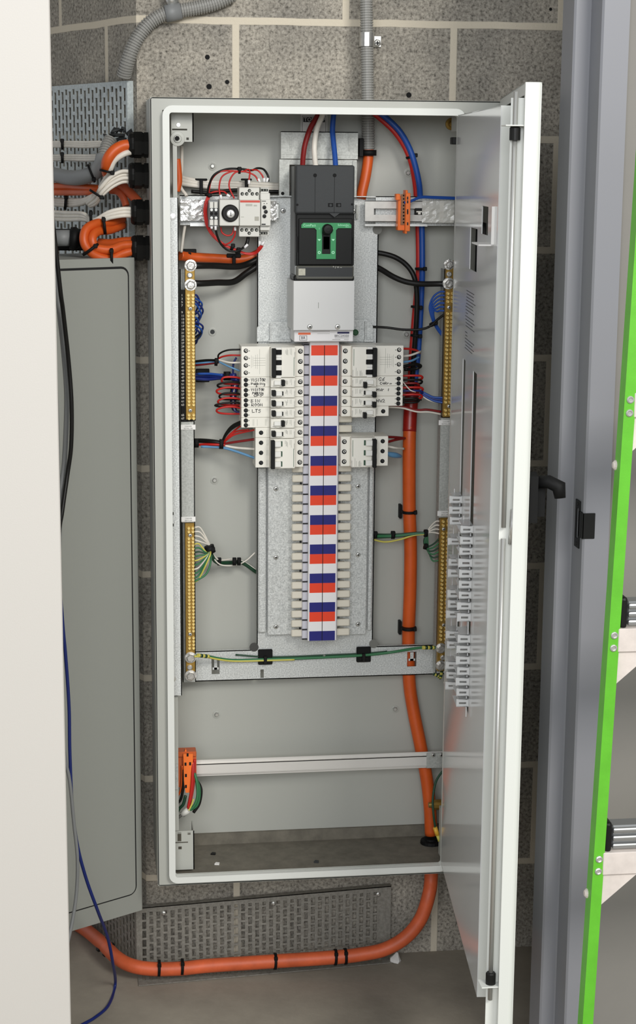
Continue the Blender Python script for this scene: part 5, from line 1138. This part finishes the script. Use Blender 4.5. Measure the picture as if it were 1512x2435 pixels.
for k, m in enumerate(('c_dkgreen', 'c_green', 'c_green', 'c_dkgreen', 'c_yellow')):
    wire('green earth wire crossing in front of the orange cable at right, '+('topmost', 'second', 'third', 'fourth', 'lowest')[k], m, [(884, 1270+k*3, .135), (915, 1271+k*2.4+(8 if k == 4 else 0), .118), (950, 1270+k*2+(5 if k == 4 else 0), .108), (985, 1267+k*1.4, .10), (1015, 1266+k, .095)], r=.0017, group='earth wires crossing the orange cable')
for k in range(4): wire('white earth wire at the top of the right earth link, '+('topmost', 'second', 'third', 'lowest')[k], 'c_white', [(1014, 1268, .095), (1022+k, 1254+k*4, .093), (1036, 1240+k*9, .088), (1048, 1240+k*10, .085)], r=.0013, group='white wires at the right earth link')
for k in range(6): wire('green loop wire at the right earth link, '+('topmost', 'second', 'third', 'fourth', 'fifth', 'lowest')[k], ('c_dkgreen', 'c_green')[k % 2], [(1016, 1270, .095), (1008+k*2, 1284+k*4, .095), (1012+k*2, 1300+k*4, .095), (1030, 1294+k*8, .09), (1048, 1276+k*11, .086)], r=.0015, group='green loops at the right earth link')
tie('tie on the crossing earth wires over the right of the pan', 934, 1272, .112, 1, 0, .0062, w=.006); tie('tie on the crossing earth wires at the right earth link', 1012, 1268, .095, 1, 0, .0056, w=.006); tie('tie low in the green loops at the right earth link', 1011, 1300, .093, 1, .3, .004, w=.005)
tie('tie on the crossing earth wires at the pan edge', 892, 1272, .13, 1, 0, .0056, w=.005)
wire('green and yellow bonding wire from left to right earth link across the bottom rail', 'c_green', [(452, 1560, .07), (485, 1559, .085), (520, 1566, .105), (560, 1570, .118), (630, 1568, .121), (700, 1566, .121), (770, 1563, .121), (865, 1558, .121), (930, 1551, .118), (985, 1542, .10), (1020, 1539, .085), (1048, 1541, .07)], r=.0026, n=10)
wire('yellow stripe strand of the bonding wire, left half', 'c_yellow', [(462, 1561, .068), (486, 1561.5, .083), (520, 1568, .103), (560, 1572, .1165), (630, 1570.5, .1195), (700, 1568.5, .1195)], r=.0019)
wire('dark green wire behind the bonding wire across the bottom rail', 'c_dkgreen', [(560, 1557, .124), (630, 1562, .1245), (700, 1561, .1245), (770, 1558, .1245), (865, 1554, .1245), (920, 1549, .1245)], r=.0016)
for lab, px, py in (('square black tie mount on the bottom rail, left', 631, 1563), ('square black tie mount on the bottom rail, right', 865, 1557)):
    t = thing('tie_mount', lab, 'tie mount', at(px, py+17, .126), 'black stick-on tie mounts'); mb = MB(); pbox(mb, px-17, py-18, px+17, py+18, .122, .128, .0015); mb.build('base', M['blackmatte'], t)
    mb = MB(); pbox(mb, px-4, py-2, px+4, py+18, .117, .122, .0008); pbox(mb, px-11, py+8, px+11, py+12, .1205, .122, .0005); mb.build('strap', M['black'], t)
p = at(770, 1559, .128); tag(MB().lathe(p, (0, -1, 0), [(0, .003), (.006, .003), (.008, .0015)], 10).build('pan_pin', M['steel']), 'small steel pin on the pan above the bonding wire', 'pin')
for k in range(4): pass
for lab, pts in (('striped heat-shrink on the bonding wire at the left earth link', [(470, 1558.5), (496, 1561)]), ('striped heat-shrink on the bonding wire at the right earth link', [(1005, 1540), (1032, 1540)])):
    a, b = at(*pts[0], .072), at(*pts[1], .088 if pts[0][0] < 600 else .078); mb = MB()
    for k in range(5): mb.mi = k % 2; mb.tube([a.lerp(b, k/5), a.lerp(b, (k+1)/5)], .0036, 12)
    tag(mb.build('sleeve', [M['c_yellow'], M['c_dkgreen']]), lab, 'sleeve')
mb = MB(); q = [at(1030, 1602, .08), at(1042, 1608, .078), at(1047, 1612, .076), at(1050, 1596, .074)]; sp_ = spline(q)
for k in range(len(sp_)-1): mb.mi = (k//2) % 2; mb.tube([sp_[k], sp_[k+1]], .0028, 8)
tag(mb.build('wire', [M['c_dkgreen'], M['c_yellow']]), 'striped earth wire end curling under the right earth link', 'wire')

# ================================================================== ORANGE TERMINAL STRIPS
ot = thing('terminal_strip', 'upright orange terminal strip clipped on the taped rail at right', 'terminal strip', (at(958, 500, .085).x, .099, at(958, 545, .085).z), 'orange terminal strips')
mb = MB(); pbox(mb, 946, 467, 963, 548, .080, .099, .0008); pbox(mb, 941.5, 461, 952, 476, .074, .09, .001); mb.build('body', M['orangepl'], ot)
mb = MB(); pbox(mb, 964, 459, 975.5, 550, .070, .098, .0008); pbox(mb, 963.5, 452, 969, 556, .072, .096, .001); sp2 = mb.build('end_plate', M['orangepl'], ot)
mb = MB()
for y in (466+5, 480, 501, 506, 532): p = at(969, y, .07); mb.box(p.x-.0012, p.x+.0012, .0695, .0705, p.z-.0025, p.z+.0025)
mb.build('marking', M['ink'], sp2)
mb = MB(); pbox(mb, 953, 462, 963.5, 535, .0785, .081, .0004); mb.build('contact_row', mat('brown clear plastic', (150, 104, 70), .3), ot)
for k in range(9): p = at(959.5, 465+k*8, .0785); MB().lathe((p.x, .0785, p.z), (0, -1, 0), [(0, .0016), (.0006, .0014)], 8).build('contact_hole', M['hole'], ot)
for k in range(2): wire('pale blue wire from the right orange terminal strip to the inner door, '+('upper', 'lower')[k], 'c_blue', [(961, 481+k*2, .075), (975, 478+k*2, .075), (1000, 468+k*2.5, .08), (1030, 468+k*3, .085), (1082, 470+k*3, .09), (1110, 472+k*3, .095)], r=.0017, group='wires of the right terminal strip')
ob = thing('terminal_strip', 'orange terminal strip hanging with loose wires low at the left', 'terminal strip', (at(446, 1830, .07).x, .104, at(446, 1885, .07).z), 'orange terminal strips')
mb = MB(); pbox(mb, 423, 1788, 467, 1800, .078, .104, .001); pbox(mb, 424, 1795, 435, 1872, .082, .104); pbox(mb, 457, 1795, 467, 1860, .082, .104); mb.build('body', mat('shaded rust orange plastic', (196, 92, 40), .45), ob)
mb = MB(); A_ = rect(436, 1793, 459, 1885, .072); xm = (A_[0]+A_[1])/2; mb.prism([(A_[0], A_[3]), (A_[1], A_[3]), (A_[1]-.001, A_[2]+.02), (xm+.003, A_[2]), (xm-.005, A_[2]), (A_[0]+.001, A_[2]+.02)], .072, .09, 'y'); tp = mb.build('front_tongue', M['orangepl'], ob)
mb = MB(); p = at(441, 1788, .085); mb.prism([(p.x-.003, p.z-.002), (p.x+.003, p.z-.002), (p.x+.001, p.z+.006), (p.x-.001, p.z+.006)], .08, .088, 'y'); mb.build('latch_tip', M['orangepl'], ob)
for px, py in ((441, 1817), (452, 1816), (442, 1844), (442, 1870), (446, 1795)): p = at(px, py, .072); MB().box(p.x-.0018, p.x+.0018, .0715, .0725, p.z-.003, p.z+.003).build('slot', M['hole'], tp)
GO = 'loose wires of the low terminal strip'
for lab, m, pts, r in (('red loose wire of the low terminal strip, front', 'c_red', [(459, 1812, .075), (458, 1840, .07), (455, 1880, .068), (447, 1922, .07)], .0028), ('red loose wire of the low terminal strip, behind the other', 'c_red', [(463, 1805, .082), (462, 1840, .078), (458, 1880, .074), (450, 1918, .074)], .0024),
                       ('green loose wire of the low terminal strip, inner', 'c_green', [(462, 1838, .078), (468, 1860, .074), (470, 1890, .072), (464, 1912, .072), (452, 1926, .074)], .0028), ('green loose wire of the low terminal strip, outer', 'c_green', [(464, 1845, .082), (473, 1870, .078), (474, 1895, .076), (468, 1915, .076), (456, 1925, .078)], .0024), ('black loose wire of the low terminal strip, bulging right', 'c_black', [(463, 1850, .085), (475, 1868, .082), (478, 1885, .08), (473, 1912, .08), (460, 1932, .08)], .0030), ('black loose wire of the low terminal strip, at its left', 'c_black', [(437, 1830, .076), (436, 1870, .074), (430, 1900, .076), (422, 1910, .08)], .0026), ('orange loose wire of the low terminal strip, at its left', 'c_orange', [(433, 1820, .078), (433, 1850, .078), (429, 1880, .08), (420, 1896, .084)], .0022), ('dark green loose wire hanging at the left of the low terminal strip', 'c_dkgreen', [(441, 1892, .08), (436, 1912, .08), (427, 1922, .082), (420, 1934, .084)], .0030), ('yellow loose wire end of the low terminal strip', 'c_yellow', [(460, 1900, .07), (455, 1915, .07), (448, 1928, .07)], .0016)):
    wire(lab, m, pts, r=r, group=GO)
a, b = at(448, 1926, .068), at(424, 1944, .072); mb = MB(); mb.tube([a, a.lerp(b, .6), a.lerp(b, .62), b], [.0058, .0062, .003, .0028], 8); tag(mb.build('wire_connector', M['ltgrey']), 'grey connector sleeve ending the loose wires low at the left', 'connector', None)
cable('wire', 'green earth lead from the bottom hinge up behind the inner door', 'wire', M['c_dkgreen'], [(1036, 1974, .05), (1031, 1940, .05), (1029, 1900, .055), (1036, 1860, .06), (1052, 1834, .06), (1068, 1820, .06)], .0022)
a, b = at(1034, 1967, .048), at(1040, 1986, .046); tag(MB().cyl(a, b, .0042, 12).build('crimp_lug', M['yellowpl']), 'yellow crimp lug on the earth lead near the bottom hinge', 'crimp lug'); tag(MB().tube([b, b+Vector((.004, 0, -.012))], .003, 8).build('wire', M['c_yellow']), 'bare striped tail below the yellow crimp lug', 'wire')
# rubbish on the bottom sheet and floor
rn = random.Random(12)
for lab, px, py, m, s_ in (('black plastic scrap on the enclosure bottom', 507, 2031, 'black', .005), ('white paper scrap on the enclosure bottom', 516, 2055, 'paper', .005), ('rusty scrap at the back of the enclosure bottom', 973, 1962, 'c_orange_d', .004), ('dark scrap near the front centre of the enclosure bottom', 752, 2050, 'char', .005)):
    p = atz(px, py, LZ0-.0095); mb = MB(); mb.prism([(p.x-s_, p.y-s_*.6), (p.x+s_*.7, p.y-s_), (p.x+s_, p.y+s_*.4), (p.x-s_*.3, p.y+s_)], p.z, p.z+.0025, 'z'); tag(mb.build('scrap', M[m]), lab, 'scrap')
p = atz(938, 2288, FLOOR); mb = MB(); mb.lathe(p, (.3, .2, 1), [(0, .010), (.006, .012), (.012, .007), (.02, .002)], 7); tag(mb.build('scrap', M['paper']), 'crumpled white scrap on the floor by the end of the lower tray', 'scrap')

# ================================================================== LEFT SIDE: GLANDS, CABLES, CONDUIT
GLN = 'cable glands'
def gland(label, py, Y, x0=304, x1=352, h=28):
    p = at(352, py, Y); xs = X0; t = thing('cable_gland', label, 'cable gland', (xs, Y, p.z), GLN)
    L_ = (at(x1, py, Y).x-at(x0, py, Y).x); r = h*.00078
    MB().lathe((xs, Y, p.z), (-1, 0, 0), [(0, r*1.02), (L_*.22, r*1.02), (L_*.22, r*.92), (L_*.34, r*.92)], 6).build('lock_nut', M['black'], t)
    MB().lathe((xs-L_*.34, Y, p.z), (-1, 0, 0), [(0, r*1.06), (L_*.36, r*1.06), (L_*.40, r*.98)], 6).build('hex_body', M['black'], t)
    MB().lathe((xs-L_*.72, Y, p.z), (-1, 0, 0), [(0, r*1.0), (L_*.10, r*1.02), (L_*.22, r*.94), (L_*.28, r*.82), (L_*.28, r*.6)], 14).build('dome_nut', M['black'], t)
    return Vector((xs-L_*.98, Y, p.z))
for lab, y in (('topmost black gland in the side of the enclosure', 345), ('second black gland from the top in the enclosure side', 418), ('third black gland from the top in the enclosure side', 505), ('lowest black gland in the side of the enclosure', 590)): gland(lab, y, .10, 304 if y < 450 else 309)
cable('sheathed_cable', 'orange cable bending down from the topmost gland', 'cable', M['c_orange'], [(318, 347, .09), (296, 346, .09), (272, 358, .085), (256, 380, .085), (254, 405, .10), (262, 425, .14)], .0098, n=14)
cable('sheathed_cable', 'white cable bending down from the topmost gland beside the orange one', 'cable', M['c_white'], [(318, 360, .09), (295, 366, .085), (272, 382, .085), (261, 405, .09), (252, 425, .11), (240, 445, .14)], .0052)
tie('tie on the orange and white pair under the topmost gland', 255, 408, .09, -.2, 1, .0118, w=.004)
for k in range(4):
    cable('sheathed_cable', 'white cable sweeping down from the second gland, '+('topmost', 'second', 'third', 'lowest')[k]+' of four', 'cable', M['c_white'], [(312, 408+k*7.8, .092+.005*(k%2)), (288, 408+k*8.4, .088+.005*(k%2)), (262, 422+k*8.4, .085+.005*(k%2)), (240, 446+k*7, .09+.006*(k%2)), (228, 466+k*6, .11+.007*(k%2)), (208+k*2, 484+k*2, .15)], .0034, group='white cables of the second gland')
tie('tie on the white cables below the second gland', 230, 462, .10, -.6, 1, .0125, w=.004)
for k in range(3): cable('sheathed_cable', 'white cable arching from the third gland, '+('upper', 'middle', 'lower')[k]+' of three', 'cable', M['c_white'], [(318, 497+k*8, .092), (290, 497+k*8, .09), (258, 505+k*7, .09), (228, 522+k*4, .10), (214, 520+k*3, .12), (196, 508+k*7, .14), (150, 506+k*8, .22), (66, 500+k*8, .38)], .0036, group='white cables of the third gland')
tie('tie on the white cables left of the third gland', 216, 519, .115, 1, 0, .012, w=.005)
for k in range(2): cable('sheathed_cable', 'orange cable looping round from the lowest gland, '+('outer', 'inner')[k], 'cable', M['c_orange'], [(318, 596-k*2+k*(-12), .092), (290, 604-k*20, .085), (262, 616-k*22, .075), (228, 608-k*18, .068), (206+k*16, 588-k*6, .064), (199+k*20, 566+k*1, .066), (207+k*18, 543+k*12, .075), (232+k*8, 531+k*17, .09), (262, 529+k*17, .11), (292, 520+k*15, .14)], .0079, group='orange cables looping from the lowest gland', n=14)
cable('sheathed_cable', 'orange cable leaving the lowest gland straight, behind the loop', 'cable', M['c_orange'], [(320, 574, .105), (290, 576, .11), (262, 580, .12), (235, 578, .13)], .0085, n=12)
tie('tie on the orange loop at its lower left', 215, 593, .065, .6, .8, .0145, w=.005); tie('tie on the orange loop at its lower right', 265, 611, .074, 1, 0, .0145, w=.005); tie('tie on the orange loop at its top', 248, 536, .092, 1, -.1, .0135, w=.005)
cable('sheathed_cable', 'dull red-orange cable rising behind the third gland', 'cable', M['c_orange_d'], [(330, 482, .14), (315, 465, .15), (298, 448, .16), (285, 438, .165)], .0085, n=12)
cable('sheathed_cable', 'dull red-orange cable dipping behind the third gland, left one', 'cable', M['c_orange_d'], [(262, 452, .17), (280, 455, .165), (293, 470, .16), (300, 490, .155)], .0066, n=12)
for k in range(2): cable('sheathed_cable', 'orange cable running left along the side tray, '+('upper', 'lower')[k], 'cable', M['c_orange'], [(66, 443+k*14, .38), (126, 443+k*14, .30), (170, 443+k*14, .25), (215, 446+k*10, .19), (245, 449+k*5, .175)], .0062, group='orange cables along the side tray')
for k, y in enumerate((343, 375)):
    for j in range(3): cable('sheathed_cable', ('upper', 'lower')[k]+' white cable run along the side tray, '+('top', 'middle', 'bottom')[j]+' strand', 'cable', M['c_white'], [(66, y-2+j*4.5, .49), (122, y-4+j*4.5, .40), (160, y-4.5+j*4.5, .34), (205, y-4+j*4.8, .27), (243-k*6, y-4+j*4.5, .215), (262, y+6+j*4, .19)], .0030, group='white cables along the side tray')
    tie(('tie on the upper white run along the side tray', 'tie on the lower white run along the side tray')[k], 148, y, .355, 1, 0, .0085, w=.005, squash=.5)
for j in range(3): cable('sheathed_cable', 'white cable low on the side tray joining the second gland bunch, '+('top', 'middle', 'bottom')[j]+' strand', 'cable', M['c_white'], [(66, 472+j*6, .42), (126, 474+j*6, .33), (160, 476+j*6, .28), (195, 476+j*4, .22), (222, 465+j*3, .17)], .0040, group='low white cables along the side tray')
tie('tie on the low white cables along the side tray', 156, 481, .28, 1, .1, .012, w=.005)
gc = thing('corrugated_conduit', 'grey flexible conduit bending left under the topmost gland', 'conduit', at(250, 380, .14), 'grey corrugated conduits')
corrugate(MB(), [at(262, 332, .17), at(254, 350, .16), at(247, 372, .15), at(244, 382, .148)], .0118, .0052).build('ribbed_end', M['conduit'], gc)
cable('smooth_sheath', '', 'c', M['c_grey'], [(246, 372, .15), (240, 392, .145), (222, 412, .15), (190, 422, .19), (160, 422, .25), (120, 414, .32), (66, 410, .42)], [.0135]*43, parent=gc, n=14)
tie('tie on the grey flexible conduit at its bend', 217, 412, .15, -1, .4, .0145, w=.004)
mb = MB(); p = at(290, 325, .17)
rn = random.Random(2)
for k in range(12): q = p+Vector((rn.uniform(-.03, .035), rn.uniform(-.004, .01), rn.uniform(-.008, .008))); mb.tube([q, q+Vector((rn.uniform(-.01, .01), 0, rn.uniform(.002, .008))), q+Vector((rn.uniform(-.02, .02), 0, rn.uniform(-.004, .01)))], .003, 6)
tag(mb.build('wire_offcuts', M['char']), 'dark tangle of cut wire ends above the topmost gland', 'wire offcuts')
tn = thing('junction_gland', 'dark gland and pale sleeve on top of the grey cabinet by the white door', 'cable gland', at(165, 575, .10))
a, b = at(130, 566, .10), at(168, 566, .10); MB().tube([a, b], .014, 14).build('sleeve', M['c_grey'], tn); MB().tube([at(166, 567, .10), at(178, 568, .10), at(192, 570, .10)], [.019, .021, .014], 8).build('nut', M['blackmatte'], tn)
a, b, c, d = rect(120, 545, 205, 596, .13); MB().box(a, b, .13, .15, c, d, .003).build('base', M['blackmatte'], tn)
# conduit across the top left corner
uc_ = thing('corrugated_conduit', 'grey corrugated conduit crossing the upper left corner of the block wall', 'conduit', at(370, 50, .185), 'grey corrugated conduits')
corrugate(MB(), [at(423, 28, .185), at(385, 36, .185), at(350, 60, .185), at(322, 100, .185), at(304, 145, .188), at(293, 188, .20)], .0128, .0046).build('lower_run', M['conduit'], uc_)
corrugate(MB(), [at(425, 26, .185), at(470, 18, .185), at(515, 6, .185), at(560, -16, .185)], .0128, .0046).build('upper_run', M['conduit'], uc_)
mb = MB(); a, b = at(393, 33, .184), at(430, 26, .184); mb.tube([a, a.lerp(b, .6), a.lerp(b, .62), b], [.0152, .0152, .0146, .0146], 18); mb.build('coupling', M['c_grey'], uc_)
tag(MB().tube([at(395, 4, .185), at(420, -6, .185)], .011, 12).build('pipe_saddle', M['zinc']), 'zinc saddle above the conduit coupling at the top edge', 'pipe saddle', 'pipe saddles')
# leads hanging in front of the grey cabinet
GH = 'leads hanging between the white door and the grey cabinet'
cable('lead', 'thick black lead bowing in front of the grey cabinet', 'cable', M['c_black'], [(84, -150, -.14), (104, 300, -.14), (140, 660, -.14), (150, 740, -.12), (163, 860, -.10), (170, 960, -.10), (169, 1060, -.10), (160, 1130, -.10), (148, 1215, -.12), (138, 1300, -.14), (128, 1600, -.14), (124, 2200, -.12), atz(122, 2440, FLOOR+.004)], .0036, group=GH)
cable('lead', 'grey lead behind the black one in front of the grey cabinet', 'cable', M['c_grey'], [(88, -150, -.10), (108, 300, -.10), (138, 700, -.10), (150, 820, -.085), (158, 920, -.08), (158, 1000, -.08), (153, 1100, -.08), (142, 1230, -.1), (134, 1600, -.1), (128, 2200, -.1), atz(126, 2420, FLOOR+.005)], .0044, group=GH)
cable('lead', 'blue lead hanging from the white door edge down to the floor', 'cable', M['c_dkblue'], [(90, -150, -.14), (104, 200, -.14), (122, 800, -.14), (137, 1300, -.14), (148, 1470, -.14), (156, 1560, -.13), (164, 1680, -.12), (166, 1790, -.12), (172, 1920, -.12), (184, 2010, -.12), (205, 2090, -.11), (232, 2165, -.09), (256, 2230, -.02), (268, 2290, .02), atz(274, 2340, FLOOR+.006), atz(258, 2390, FLOOR+.004), atz(225, 2420, FLOOR+.004), atz(190, 2440, FLOOR+.004), atz(150, 2470, FLOOR+.004)], .0029, group=GH)
cable('lead', 'thin grey lead hanging beside the blue one', 'cable', M['c_grey'], [(90, -150, -.13), (110, 400, -.13), (136, 1000, -.13), (143, 1500, -.13), (150, 1760, -.13), (166, 1860, -.13), (176, 1960, -.13), (184, 2040, -.13), (182, 2120, -.13), (172, 2190, -.14), (156, 2265, -.16), (140, 2330, -.18), atz(112, 2440, FLOOR+.004)], .0030, group=GH)
